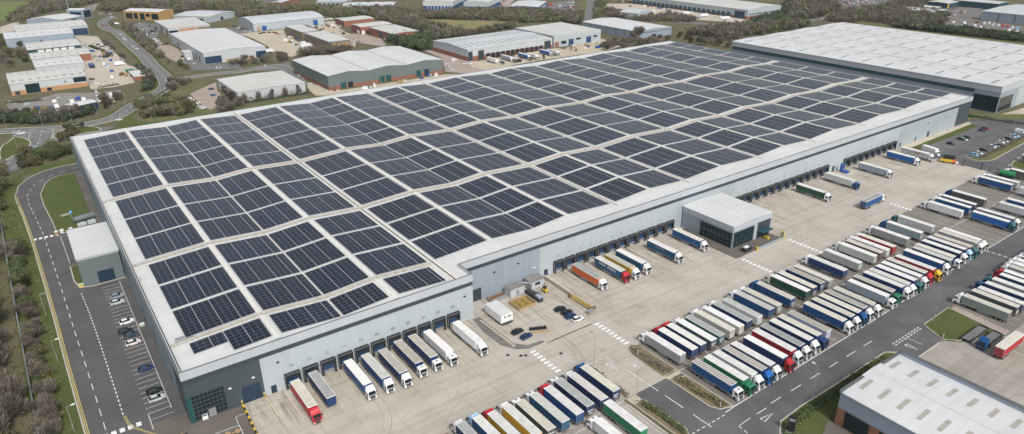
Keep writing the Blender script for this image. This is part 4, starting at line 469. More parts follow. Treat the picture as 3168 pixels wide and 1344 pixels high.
    # entrance glazing at the near corner, mullions proud of the glass
    g=panel('entrance_window','dark_glass',1.2,9.4,0,.4,8.1); mu=MB()
    for i in range(9): mu.box(1.2+i*1.025-.035,1.2+i*1.025+.035,-.12,-.061,.4,8.1)
    for i in range(7): mu.box(1.26,9.34,-.11,-.0611,.4+i*1.27,.48+i*1.27)
    mu.build('mullions','coping',g); panel('corner_panel','green_door',.15,1.15,0,.3,8.1); panel('door','steel',4.6,6.4,0,.1,2.6,W,.18); panel('roller_door','navy_door',13.5,18.5,0,.1,5.3); panel('door','navy_door',21.1,22.6,0,.05,2.5); panel('door','dark_door',92.3,95.6,DY,.05,4.6); panel('door','navy_door',122.6,124.3,DY,0,2.6); panel('door','navy_door',303,305,DY,0,2.6); panel('door','navy_door',396,398.5,DY,0,3.2); panel('door','dark_door',383,384.2,DY,0,2.6)
    panel('door','navy_door',366.5,368,DY,0,2.4)
    for x,y,z in ((24,0,9.2),(84,0,9),(101,DY,8.6),(111,DY,8.8),(118,DY,5),(395,DY,8.5),(415,DY,8.5),(210,DY,7),(17,0,7.2),(10.8,0,6.4)): MB().box(x-.35,x+.35,y-.4,y-.02,z,z+.25).build('wall_light','lamp_white' if z<8 else 'black',W)
    for y,h in ((44,9.5),(62,8.5),(22,6),(60,3)): MB().box(-.06,-.005,y,y+1.5,0,h*.6).build('door','dark_door',W)
    for y in (205,185,130,88): MB().box(-.08,-.005,y,y+2.2,3,11).build('louvre','dark_door',W)
    # solar arrays, each a tilted slab lying on one roof slope
    cols=[(5.2,24.4)]
    ks=[k for k in KX[1:]]
    for (a,za),(b,zb) in zip(ks,ks[1:]):
        la=.35 if a in (44.5,124.5) else (1.6 if a in GUT else 1.25); lb=.35 if b in (44.5,124.5) else (1.6 if b in GUT else 1.25)
        if b>440: lb=1.2
        cols.append((a+la,b-lb))
    rows=[(239.8,224.3),(222.6,206.4),(204.8,184.9),(183.1,162.5),(160.8,144.3),(138.4,116.7),(115.,95.9),(94.2,75.4),(70.,53.9),(52.1,35.6),(33.8,17.2)]
    n=len(rows)
    def arr(x0,x1,y0,y1,lab):
        z0,z1=zr(x0)+.22,zr(x1)+.22; t=.1
        m=MB(); dx=x1-x0; dy=y1-y0; m.add([(0,0,0),(dx,0,z1-z0),(dx,dy,z1-z0),(0,dy,0),(0,0,t),(dx,0,z1-z0+t),(dx,dy,z1-z0+t),(0,dy,t)],[(0,3,2,1),(4,5,6,7),(0,1,5,4),(1,2,6,5),(2,3,7,6),(3,0,4,7)])
        o=m.build('solar_array','solar_module',None,(x0,y0,z0)); tag(o,lab,'solar array','solar arrays on the warehouse roof')
    for ci,(a,b) in enumerate(cols):
        for ri,(y1,y0) in enumerate(rows):
            s=(a-80)*.0095 if a>80 else 0
            yy0=y0+(s if ri==n-1 else s*.5*(1-.0)); yy1=y1+s*.5
            if yy1>245: yy1=245
            if b>440: yy1-=0
            arr(a,b,yy0,yy1,'dark solar array, %s column from the left, %s row from the front edge'%(ordn(ci),ordn(n-1-ri)))
    for i,(a,b) in enumerate(((14.2,24.4),(27,44.1),(44.9,59.3),(62.7,79))): arr(a,b,2.4,13.4,'dark solar array in the short front strip above the near docks, %s from left'%ordn(i+1))
    arr(5.2,14.0,7.6,13.4,'smallest solar array, at the near left corner of the roof front strip')
    return W
# ------------------------------------------------------------------ generic sheds
def shed(name,label,ox,oy,ang,w,d,h,wall='shed_grey',roof='roof_white',prof='gx',rise=1.,base=None,basez=0,fasc=None,doors=(),lights=None,cat='industrial building',ends=None,panes=()):
    R=empty(name,(ox,oy,0),label,cat,None,math.radians(ang))
    P={'flat':[(0,0),(1,0)],'g':[(0,0),(.5,rise),(1,0)],'4':[(0,0),(.125,rise),(.25,0),(.375,rise),(.5,0),(.625,rise),(.75,0),(.875,rise),(1,0)],'b':[(0,0),(.1,rise*.45),(.25,rise*.8),(.5,rise),(.75,rise*.8),(.9,rise*.45),(1,0)],'m':[(0,0),(1/6,rise),(1/3,0),(.5,rise),(2/3,0),(5/6,rise),(1,0)]}
    pr_=P['flat'] if prof=='flat' else P[prof[0]]; ax=prof[1] if len(prof)>1 else 'x'   # ridge direction
    m=MB()
    if ax=='x': # profile across y
        ring=[(y*d,h+z) for y,z in pr_]
        for x,mi in ((0,1),(w,1)): m.add([(x,0,0)]+[(x,y,z) for y,z in ring]+[(x,d,0)],[tuple(range(len(ring)+2))][::1],0)
        m.add([(0,0,0),(w,0,0),(w,0,h),(0,0,h)],[(0,1,2,3)]); m.add([(0,d,0),(w,d,0),(w,d,h),(0,d,h)],[(3,2,1,0)])
    else:
        ring=[(x*w,h+z) for x,z in pr_]
        for y in (0,d): m.add([(0,y,0)]+[(x,y,z) for x,z in ring]+[(w,y,0)],[tuple(range(len(ring)+2))])
        m.add([(0,0,0),(0,d,0),(0,d,h),(0,0,h)],[(0,1,2,3)]); m.add([(w,0,0),(w,d,0),(w,d,h),(w,0,h)],[(3,2,1,0)])
    m.build('wall',wall,R)
    r=MB(); o=.25
    n=len(ring)
    for i in range(n-1):
        (a,za),(b,zb)=ring[i],ring[i+1]
        a2=a-o if i==0 else a; b2=b+o if i==n-2 else b
        q=[(-o,a2,za),(w+o,a2,za),(w+o,b2,zb),(-o,b2,zb)] if ax=='x' else [(a2,-o,za),(b2,-o,zb),(b2,d+o,zb),(a2,d+o,za)]
        vs=[(x,y,z+.03) for x,y,z in q]+[(x,y,z+.28) for x,y,z in q]
        r.add(vs,[(0,3,2,1),(4,5,6,7),(0,1,5,4),(1,2,6,5),(2,3,7,6),(3,0,4,7)])
    ro=r.build('roof',roof,R)
    for i in range(1,n-1):  # ridge and valley flashings
        a,za=ring[i]; f=MB()
        if ax=='x': f.box(0,w,a-.3,a+.3,za+.25,za+.36)
        else: f.box(a-.5,a+.5,0,d,za+.25,za+.36)
        if prof[0] in 'm4g': f.build('flashing','valley' if za<h+.1 else roof,ro)
    if base:
        b=MB(); b.box(-.05,w+.05,-.05,d+.05,0,basez); b.build('plinth',base,R)
    if fasc:
        zz,fm=fasc; b=MB(); b.box(-.08,w+.08,-.08,.0,zz,h+.05); b.box(-.08,0,.0,d,zz,h+.05); b.box(w,w+.08,0,d,zz,h+.05); b.build('fascia',fm,R)
    if lights:
        nx,ny,lx,ly=lights; lm=None
        for i in range(nx):
            for j in range(ny):
                cx=(i+.5)*w/nx; cy=(j+.5)*d/ny
                t=(cy/d if ax=='x' else cx/w)
                def hz(t):
                    for (a,za),(b,zb) in zip(pr_,pr_[1:]):
                        if a<=t<=b: return h+za+(zb-za)*(t-a)/(b-a)
                if ax=='x': q=[(cx-lx/2,cy-ly/2),(cx+lx/2,cy-ly/2),(cx+lx/2,cy+ly/2),(cx-lx/2,cy+ly/2)]; vs=[(x,y,hz(y/d)+.32) for x,y in q]
                else: q=[(cx-lx/2,cy-ly/2),(cx+lx/2,cy-ly/2),(cx+lx/2,cy+ly/2),(cx-lx/2,cy+ly/2)]; vs=[(x,y,hz(x/w)+.32) for x,y in q]
                mb=MB(); mb.add(vs+[(x,y,z-.1) for x,y,z in vs],[(0,1,2,3),(4,7,6,5),(0,4,5,1),(1,5,6,2),(2,6,7,3),(3,7,4,0)]); mb.build('rooflight','rooflight_pale' if name=='corner_unit' else 'rooflight',ro)
    k=0
    for dd in doors:
        face,p,dw,z0,z1,mm,*nm=dd; k+=1; e=.1+.003*(k%7); nm=nm[0] if nm else ('window' if 'glass' in mm else 'roller_door')
        b=MB()
        if face=='S': b.box(p,p+dw,-e,-.02,z0,z1)
        elif face=='N': b.box(p,p+dw,d+.02,d+e,z0,z1)
        elif face=='W': b.box(-e,-.02,p,p+dw,z0,z1)
        else: b.box(w+.02,w+e,p,p+dw,z0,z1)
        b.build(nm,mm,R)
    return R
def sheds():
    S=shed
    S('industrial_unit','long pale roofed unit with orange brick base, nearest of the left row',-20.3,453,0,48.8,46,8.2,'shed_pale','roof_cream','gx',1.2,'buff_brick',3.2,None,[('S',9,9,.3,7,'teal_glass'),('S',40,8.5,4,7.6,'teal_glass'),('S',2,3,.2,2.8,'dark_door'),('S',22,3,.3,2.5,'dark_glass'),('S',34,1,5,6,'dark_glass')],(9,3,2.2,3.5))
    S('industrial_unit','second pale unit of the left row, white roof over pale walls',-.2,525,0,34.6,37,6,'shed_pale','roof_white','gx',1,None,0,None,[('S',8,3,.2,3,'dark_door')],(6,2,1.5,3))
    S('industrial_unit','third unit of the left row with a brick right end',-.4,566,0,44.7,34,6,'brown_wall','roof_cream','gx',1,None,0,None,[('S',33,11.6,.1,5.8,'brick','brick_panel')],(7,2,1.5,3))
    S('industrial_unit','fourth unit of the left row with white shutters under its eaves',-.3,627,0,43.5,45,5,'dock_teal','roof_cream','gx',1,None,0,None,[('S',8+i*6.2,4.8,.3,4.2,'white_paint') for i in range(5)],(7,2,1.5,3))
    S('industrial_unit','fifth unit of the left row, wide pale roof and blank blue grey wall',-14.6,684,0,57.5,48,9,'shed_blue','roof_white','gx',1.5,None,0,None,[('S',28,2,2,5,'dark_door')],(8,2,1.5,4))
    S('industrial_unit','sixth unit of the left row with dark glass in its right end',-3.4,728,0,64.4,49,10,'shed_grey','roof_cream','gx',1.5,None,0,None,[('S',50,14,.3,7.2,'blue_glass')],(9,2,1.5,4))
    S('office_building','wide white roofed building with sloping front left of the small glass office',45,822,46.7,34,46,6,'shed_blue','roof_white','gx',2.5,None,0,None,[('W',4,5,.2,4,'tan_clad'),('S',6,5,.3,5,'tan_clad'),('S',14,9,.3,4.6,'teal_glass')])
    S('office_building','small pale blue glass office at the end of the estate road',72,868,46.7,14,22,10,'shed_blue','roof_white','gy',1.2,None,0,None,[('S',1,12,1,9,'teal_glass'),('W',3,15,2,8,'blue_glass')])
    S('office_building','orange brick office block with white roof and dark windows',143.7,788,38,24,52,9.8,'tan_clad','roof_white','gy',1.6,None,0,(8.4,'tan_clad'),[('W',2,10,1,7.6,'dark_glass'),('W',14,6,4,7.6,'dark_glass'),('W',22,7,.3,7.8,'teal_glass'),('W',32,6,1,7.6,'dark_glass'),('W',40,10,1,7.6,'dark_glass'),('S',16,2,3,4,'dark_glass')])
    S('industrial_building','pale shed with grey roof right of the orange office block',188.2,731,39,46,51,6.5,'shed_grey','roof_pale','gy',1.8,None,0,None,[('S',18,5,.2,4,'dark_door'),('W',10,8,.2,4,'navy_door')])
    S('industrial_building','white roofed shed with orange brick front below the orange office block',127,655,0,42,70,8.4,'shed_pale','roof_cream','flat',0,None,0,None,[('S',.5,9,.3,6,'teal_glass'),('S',10.5,19,.1,7,'buff_brick','brick_panel'),('S',29.7,12,.1,7,'brown_wall','brick_panel'),('W',2,9,.3,6,'teal_glass'),('W',30,12,1,6,'dark_glass')])
    S('white_warehouse','big white roofed warehouse at the bend of the estate road',120.5,480.5,0,53,132,9.4,'shed_pale','roof_white','gy',1.3,None,0,(7.2,'shed_pale'),[('S',.3,14,.3,6.3,'blue_glass'),('S',44,9,.3,6,'blue_glass'),('S',18,6,.2,2.4,'timber'),('S',24.6,4.6,.3,2.8,'timber'),('S',30,11,.3,3.1,'timber'),('W',98,6,.2,5,'dark_door'),('W',40,5,.2,5,'dark_door'),('W',28,5,.2,5,'dark_door'),('W',16,4,.2,5,'dark_door')],(2,6,.8,.8))
    S('portal_annex','small lean-to office with flat roof on the white warehouse left side',113.5,522,0,6.5,14,4.6,'shed_pale','roof_white','flat')
    S('barrel_roof_shed','long grey shed with barrel roof and two blue doors',208,631,0,79.8,55,8.2,'shed_grey','roof_pale','bx',3,None,0,None,[('S',9,5,.2,5,'bright_door'),('S',67,5.4,.2,6,'bright_door'),('S',4,3,.2,4,'buff_brick')],(13,1,1,20))
    S('workshop_block','rear block of the pair of rusty brown workshops',230.4,543,0,17,50,8,'brown_wall','roof_cream','flat')
    S('workshop_block','front block of the brown workshops with orange gable wall',230.5,472.5,0,20,65,8,'brown_wall','roof_cream','flat',0,None,0,(6.6,'shed_green'),[('S',1.5,17,.8,6.5,'tan_clad','cladding'),('W',8,5,.2,4,'blue_door'),('W',24,5,.2,4,'brick'),('W',40,5,.2,4,'brick')])
    S('brick_unit','rearmost of three red brick units with cream roofs',298.5,598,0,36.2,26,6.2,'brick','roof_cream','gx',.6,None,0,None,[('W',3,5,.3,4,'dark_door'),('W',12,5,.3,4,'dark_door')])
    S('brick_unit','middle of three red brick units with cream roofs',291,537,0,36.4,24,7.7,'brick','roof_cream','gx',.6,None,0,None,[('S',1,3,.2,4,'white_paint'),('S',6,3,.2,4,'dark_door'),('W',4,6,.3,4,'white_paint')])
    S('brick_unit','nearest of three red brick units, red brick gable facing the camera',299,479.5,0,29.6,53,7.2,'brick','roof_cream','gy',.7,None,0,None,[('W',8,5,.2,5.5,'dark_door'),('W',24,6,.2,5.8,'blue_door'),('W',42,5,.2,5,'brick')])
    S('grey_green_warehouse','grey green warehouse with three bay white roof behind the solar roof',169.2,324,0,96,73.5,10.6,'shed_green','roof_white','my',1.6,'brick',2.6,(8.8,'shed_green'),[('S',9,4.6,.2,4.6,'green_door'),('S',15,3.8,.2,4.4,'dark_glass'),('S',40.5,4.2,.2,5,'green_door'),('S',46,4.2,.2,5,'green_door'),('S',72,4.2,.2,5.2,'green_door'),('S',79,4.5,.2,5.2,'navy_door'),('W',3,3,.2,3,'dark_door')])
    S('flat_roofed_unit','low white flat roofed unit with pale walls left of the grey green warehouse',106,330,0,48,51,7,'shed_pale','roof_cream','gy',.5,None,0,None,[('W',8,34,3.2,5.2,'dark_glass'),('W',30,14,.3,3,'dark_glass')])
    S('dock_building','white roofed dock building with brick end and lorries at its doors',305.3,350,0,92.2,60,9.5,'shed_pale','roof_pale','gx',1.4,'brick',3.8,(8.7,'shed_pale'),[('S',.3,4.5,.2,8,'dark_door'),('S',10.5,6,.2,8,'dark_door'),('S',83,7.5,.2,8,'dark_door')]+[('S',18.5+i*5.3,4.4,.2,4.6,'black','dock_door') for i in range(12)],(14,2,1.1,14))
    S('grey_industrial_hall','tall grey hall with brick door joined to the dock building',401.8,353,0,58.5,61.5,10.6,'shed_grey','roof_cream','flat',0,None,0,(8.6,'shed_pale'),[('S',1,5,.2,5,'brick'),('S',9,6,2.4,5.2,'dark_glass'),('S',18,6,.2,6,'blue_door'),('S',27,6,4.5,6.2,'dark_glass'),('S',40,6,.2,6,'blue_door'),('S',49,5,4.6,6.2,'dark_glass')])
    S('grey_shed','low blue grey panelled shed beyond the far edge of the solar roof',493.4,335,0,47,84,7.4,'shed_blue','roof_white','gy',1.6,None,0,None,[('W',6+i*13,.5,.1,7.2,'dark_door','joint') for i in range(6)]+[('S',0.2,46.5,5.6,6.1,'dark_door','trim')])
    S('distribution_depot','very long depot with blue dock doors at the top of the view',683.7,352,0,62,196,10,'shed_grey','roof_cream','gy',1.8,'brick',3,(9.4,'shed_pale'),[('W',4,14,.2,8,'blue_glass')]+[('W',24+i*7.4,5.4,.2,5.4,'dock_teal','dock_door') for i in range(22)]+[('S',2,56,4.3,5.3,'dock_teal','stripe')])
    S('white_roof_warehouse','second huge warehouse at right, white roof with many short grey rooflights',479.6,7,0,162,205,16.4,'wall_mid','roof_white','4y',.7,None,0,(12.9,'fascia'),[('W',.3,14.6,.4,9.9,'teal_glass'),('S',1,19,.4,9.4,'dark_glass'),('W',15,189,10.6,12.8,'dock_teal','stripe'),('S',26,120,.3,12,'wall_light','cladding')],(8,12,11,1.3))
    S('pavilion_shed','small grey curved roof shed in front of the long depot',586.3,429.4,11,31,25,6.5,'shed_grey','roof_pale','by',1.6)
    S('blue_depot','middle of three white topped blue depots with dock doors',491.1,598,40,60,32,10.6,'shed_pale','roof_pale','gx',1.4,'deep_blue',5.6)
    S('blue_depot','left of three white topped blue depots, posts along its docks',463.4,637,44,70,40,10.4,'shed_pale','roof_white','gx',1.4,'deep_blue',5,None,[('W',2+i*4.5,.6,.1,5,'white_paint','post') for i in range(8)])
    S('blue_depot','right and lowest of three white topped blue depots',536.3,552.4,42,58,38.5,5.9,'deep_blue','roof_white','gx',1.2,None,0,None,[('S',4+i*6,2.5,1,4,'white_paint','window') for i in range(8)])
    S('white_factory','low white factory block above the red brick units',404.4,687.3,55,30,66,6.9,'shed_pale','roof_white','gy',1)
    S('loading_building','grey building with dark loading bays at the top edge',373,768.5,50,30,40,6.,'shed_grey','roof_pale','gy',.8,None,0,None,[('W',2+i*6.3,4.6,.2,3.6,'black','dock_door') for i in range(6)])
    S('brick_building','small red brick building at the top left of centre',300,812,48,60,14,6,'brick','roof_pale','gx',.8)
    S('blue_grey_shed','blue grey shed with white vans parked before it at top right',873.5,110,0,90,76,9.5,'shed_blue','roof_pale','gy',1.2,None,0,None,[('W',10+i*16,.7,.1,9.3,'blue_door','joint') for i in range(4)])
    S('green_shed','low green shed with white roof at upper right',860,227.6,2,30,40,5,'green_door','roof_white','gy',.8)
    S('teal_shed','teal shed with yellow frames at upper right',944,254,0,31,24,5.4,'dock_teal','roof_cream','gx',.8,None,0,None,[('S',0,3,.2,5,'yellow','frame')])
    S('dark_shed','long dark shed at the top right edge',972,209,0,27,52,7,'dock_teal','roof_pale','gy',.8)
    S('white_canopy_shed','narrow white roofed shed behind the low green shed',904,250,0,15,29,4,'shed_green','roof_white','flat')
    S('brick_gatehouse','small red brick gatehouse with white roof beside the road bend',60.3,448.3,0,7.6,24,3.4,'brick','roof_white','flat',0,None,0,None,[('W',3,10,.6,2.4,'dark_glass')])
    S('fuel_canopy','white curved canopy over dark screens in the lorry yard at left',10.5,368,20,16,11,4.6,'blue_glass','roof_white','gx',.5)
    # annex and reception of the main warehouse
    S('annex_building','grey annex with white roof built against the left wall of the warehouse',-13.6,99.6,0,13.2,30,10.8,'shed_green','roof_white','flat',0,None,0,(10.2,'fascia'),[('S',5,5.2,.1,4.6,'navy_door')])
    R=S('reception_block','two storey glazed reception block with white roof between the loading docks',194.3,-17.6,0,23.5,25.4,9.2,'wall_mid','roof_white','gy',.5,None,0,(7.2,'fascia'),[('W',.4,15.5,.2,6.4,'teal_glass'),('S',.5,12.2,.2,6.6,'teal_glass'),('S',15,8,.2,7,'dark_door'),('S',13,1.6,.1,6.9,'wall_light','pilaster')])
    for i in range(9): MB().box(-.18,-.13,.6+i*1.9,.7+i*1.9,.2,6.4).build('mullion','coping',R)
    for z in (1.6,3.3,4.4,5.6): MB().box(-.2,-.14,.5,15.8,z,z+.1).build('transom','coping',R)
    for i in range(8): MB().box(.8+i*1.6,.9+i*1.6,-.2,-.14,.2,6.6).build('mullion','coping',R)
    MB().box(15.5,22,-2.6,-.12,3.2,3.45).build('canopy','dock_teal',R)
    # lower right building with brick piers
    B=S('corner_unit','pale roofed unit with brown brick piers in the lower right corner',134.5,-165,0,28.2,67,9.7,'shed_blue','roof_white','gy',.9,'buff_brown',5.2,(5.6,'shed_blue'),[('W',58.5,6.3,.3,5.1,'dark_glass'),('W',45,11,1.8,5.1,'dark_glass'),('W',30,12,1.8,5.1,'dark_glass')],(2,14,5.2,1.15))
    B2=MB(); B2.box(27.3,28.3,0,67,9.7,11.1); B2.box(-.3,28.3,66.5,67.2,9.7,10.5); B2.build('parapet','shed_blue',B); B3=MB(); B3.box(27.2,28.4,0,67.2,11.1,11.2); B3.box(-.35,27.2,66.4,67.3,10.5,10.6); B3.build('coping','coping',B)
# ------------------------------------------------------------------ vehicles
PAL=dict(white=(.74,.75,.76),cream=(.62,.60,.535),grey=(.33,.35,.36),lightgrey=(.55,.56,.55),silver=(.48,.5,.5),pale=(.62,.65,.65),navy=(.008,.038,.135),blue=(.006,.075,.23),brightblue=(.008,.11,.40),tealblue=(.008,.085,.19),greyblue=(.28,.35,.40),slate=(.09,.12,.16),teal=(.03,.14,.15),darkgreen=(.012,.075,.04),green=(.02,.20,.09),greygreen=(.19,.23,.20),darkgrey=(.09,.10,.10),brown=(.16,.085,.07),red=(.45,.02,.03),darkred=(.22,.02,.025),maroon=(.16,.02,.03),orange=(.60,.13,.03),yellow=(.68,.42,.03),beige=(.41,.395,.355),striped=(.36,.33,.30),lavender=(.42,.44,.55),paleblue=(.35,.55,.75),lightblue=(.25,.52,.72),black=(.012,.013,.016),silverblue=(.28,.34,.40),darkblue=(.03,.06,.1),wrapped=(.68,.60,.60))
T={}
def truck_meshes():
    def ms(k,name,mats,fn): b=MB(); fn(b); T[k]=b.mesh(name,mats if isinstance(mats,list) else [mats])
    def body(b):
        b.box(-1.25,1.25,0.08,13.55,1.2,3.92); 
        for s in(-1,1):
            b.box(min(s*1.25,s*1.275),max(s*1.25,s*1.275),.05,13.6,1.12,1.3,1)
            for i in range(6): y=1.2+i*2.25; b.box(min(s*1.25,s*1.262),max(s*1.25,s*1.262),y,y+.08,1.3,3.9)
    ms('body','trailer_body',['obj_sheet','steel'],body)
    def roof(b):
        b.box(-1.22,1.22,.05,13.6,3.9,3.98)
        for s in (-1,1): b.box(min(s*1.17,s*1.28),max(s*1.17,s*1.28),0,13.62,3.86,4.02,1)
        b.box(-1.17,1.17,0,.1,3.86,4.02,1); b.box(-1.17,1.17,13.52,13.62,3.86,4.02,1)
    ms('roof','trailer_roof',['obj_roof','white_paint'],roof)
    def sroof(b):
        roof(b)
        for i in range(16): b.box(-1.15,1.15,.7+i*.8,.82+i*.8,3.98,4.0,1)
    ms('sroof','trailer_roof',['obj_roof','white_paint'],sroof)
    def rear(b):
        b.box(-1.25,1.25,-.02,.08,1.2,3.9); b.box(-.02,.02,-.05,-.02,1.25,3.85,1); b.box(-1.27,-1.19,-.05,.08,1.1,3.9,1); b.box(1.19,1.27,-.05,.08,1.1,3.9,1)
        for x in (-.75,-.35,.35,.75): b.box(x-.02,x+.02,-.06,-.02,1.3,3.8,1)
    ms('rear','rear_door',['obj_sheet','steel'],rear)
    def chas(b):
        b.box(-.55,-.4,.3,12.8,.75,1.15); b.box(.4,.55,.3,12.8,.75,1.15)
        for i in range(8): b.box(-1.2,1.2,.6+i*1.7,.7+i*1.7,1.0,1.14)
        b.box(-1.15,1.15,.1,.2,.45,.6); b.box(-1.22,-1.17,4.9,8.6,.45,.95,1); b.box(1.17,1.22,4.9,8.6,.45,.95,1); b.box(-1.0,-.85,9.4,9.55,.1,1.1); b.box(.85,1.,9.4,9.55,.1,1.1); b.box(-.9,.9,12.2,15.9,.55,.85)
    ms('chas','trailer_chassis',['chassis','steel'],chas)
    def chas2(b):
        b.box(-.55,-.4,.3,12.8,.75,1.15); b.box(.4,.55,.3,12.8,.75,1.15)
        b.box(-1.15,1.15,.1,.2,.45,.6); b.box(-1.22,-1.17,4.9,8.6,.45,.95,1); b.box(1.17,1.22,4.9,8.6,.45,.95,1); b.box(-1.,-.8,10.6,10.8,0,1.1); b.box(.8,1.,10.6,10.8,0,1.1)
    ms('chas2','trailer_chassis',['chassis','steel'],chas2)
    def wheel(b): b.tube((-.15,0,0),(.15,0,0),.5,14,0); b.tube((-.17,0,0),(.17,0,0),.27,10,1)
    ms('wheel','wheel',['tyre','rim'],wheel)
    prof=[(14.2,.85),(14.2,3.1),(14.35,3.3),(15.55,3.22),(15.95,2.95),(16.3,1.95),(16.4,1.15),(16.38,.45),(15.95,.38),(15.9,.9),(15.55,1.15),(15.15,1.15),(14.8,.85)]
    def cab(b):
        def sec(x,s): 
            cy,cz=15.3,1.9; return [(x,cy+(y-cy)*s,cz+(z-cz)*s) for y,z in prof]
        b.loft([sec(-1.24,.93),sec(-1.14,1),sec(1.14,1),sec(1.24,.93)])
        b.box(-.32,.32,15.0,15.35,3.25,3.3,1); b.box(-1.2,1.2,16.2,16.42,1.75,1.85,1)
    ms('cab','cab',['obj_paint','black'],cab)
    def fair(b):
        p=[(14.25,3.2),(14.3,3.86),(14.55,3.95),(15.0,3.8),(15.5,3.2)]
        b.loft([[(-1.1,y,z) for y,z in p],[(-.95,y,z+.04) for y,z in p],[(.95,y,z+.04) for y,z in p],[(1.1,y,z) for y,z in p]])
    ms('fair','air_deflector',['obj_paint'],fair)
    def scr(b): b.add([(-1.05,16.29,2.02),(1.05,16.29,2.02),(.98,15.99,2.9),(-.98,15.99,2.9),(-1.05,16.34,2.02),(1.05,16.34,2.02),(.98,16.04,2.9),(-.98,16.04,2.9)],[(4,5,6,7),(0,1,5,4),(2,3,7,6),(1,2,6,5),(3,0,4,7)])
    ms('screen','windscreen','dark_glass',scr)
    def sw(b): b.box(-.02,.02,15.05,15.85,2.05,2.75)
    ms('sidewin','side_window','dark_glass',sw)
    ms('grille','grille',['black','steel'],lambda b:(b.box(-.75,.75,16.38,16.45,.85,1.65),b.box(-.7,.7,16.45,16.47,1.1,1.15,1),b.box(-.7,.7,16.45,16.47,1.35,1.4,1),b.box(-1.,1.,16.38,16.44,.45,.62)))
    ms('hl','headlight','lamp_white',lambda b:b.box(-.2,.2,0,.08,-.12,.12))
    ms('mir','mirror','black',lambda b:b.box(-.14,.14,-.06,.06,-.35,.35))
    ms('tl','tail_light','lamp_red',lambda b:b.box(-.2,.2,-.05,0,-.07,.07))
    ms('plate','number_plate','mark_yellow',lambda b:b.box(-.27,.27,-.08,-.06,.9,1.03))
    ms('board','marker_board','white_paint',lambda b:(b.box(-.95,-.1,-.08,-.062,2.4,2.75),b.box(.1,.8,-.08,-.062,2.4,2.75),b.box(-.6,.6,-.08,-.062,1.7,1.95)))
    ms('tank','fuel_tank','steel',lambda b:b.box(-.25,.25,-.7,.7,-.28,.28))
def lorry(x,y,rz,side,roof,cab,label,cat='lorry',group=None,detail=2,text=None):
    nm='articulated_lorry' if cab else 'trailer'
    E=empty(nm,(x,y,0),label,'lorry' if cab else 'trailer',group,rz)
    jit=lambda c,k=None:(lambda f:tuple(min(1,v*f*random.uniform(.98,1.02)) for v in PAL[c]))(random.uniform(.84,1.1))
    sc=jit(side)
    bo=link_('trailer_body',T['body'],E,None,sc); rc=jit(roof); r=link_('trailer_roof',T['sroof' if roof=='striped' else 'roof'],E,None,(rc[0]*.90,rc[1]*.885,rc[2]*.845))
    rd=link_('rear_door',T['rear'],E,None,tuple(v*.9 for v in sc)); link_('trailer_chassis',T['chas' if cab else 'chas2'],E)
    for s in (-1,1):
        if detail>1: link_('tail_light',T['tl'],E,(s*.9,0,.75))
        for yy in (1.6,2.95,4.3): link_('wheel',T['wheel'],E,(s*1.05,yy,.5))
    if detail>1: link_('number_plate',T['plate'],rd); 
    if detail>1 and random.random()<.45: link_('marker_board',T['board'],rd,(random.uniform(-.3,.3),0,random.uniform(-.5,.3)))
    if cab:
        cc=jit(cab); c=link_('cab',T['cab'],E,None,cc); link_('windscreen',T['screen'],c); link_('grille',T['grille'],c)
        if random.random()<.8: link_('air_deflector',T['fair'],c,None,cc)
        for s in (-1,1):
            link_('side_window',T['sidewin'],c,(s*1.225,0,0)); link_('wheel',T['wheel'],E,(s*1.05,15.4,.5)); link_('wheel',T['wheel'],E,(s*1.0,12.6,.5))
            if detail>1: link_('headlight',T['hl'],c,(s*.9,16.38,.78)); link_('mirror',T['mir'],c,(s*1.42,16.05,2.35)); link_('fuel_tank',T['tank'],E,(s*.95,13.95,.7))
    if text:
        for body,col,size,yy,zz,sx in text:
            t=bpy.data.curves.new('n','FONT'); t.body=body; t.size=size; t.align_x='CENTER'; t.align_y='CENTER'; t.offset=.03; to=bpy.data.objects.new('n',t); me=bpy.data.meshes.new_from_object(to); me.materials.append(MATS[col]); bpy.data.objects.remove(to)
            # lettering reads on the side that faces the camera
            if rz: o=link_('lettering',me,E,(1.285,yy,zz),None,(math.pi/2,0,math.pi/2))
            else: o=link_('lettering',me,E,(-1.285,yy,zz),None,(math.pi/2,0,-math.pi/2))
            o.scale=(sx,1,1)
    return E
ROWN=dict(upper='in the upper parked row',lower='in the lower parked row beside the road',east='in the far right row below the road',front='in the front parked row',dock1='at the near docks',dock2='at the middle docks',dock3='at the far docks',far='at the docks of the distant dock building')
WORD=dict(pale='pale grey',lightgrey='light grey',brightblue='bright blue',tealblue='teal blue',greyblue='grey blue',darkgreen='dark green',greygreen='grey green',darkgrey='dark grey',darkred='dark red',paleblue='pale blue',lightblue='light blue',silverblue='blue grey',darkblue='dark blue')
def wd(c): return WORD.get(c,c)
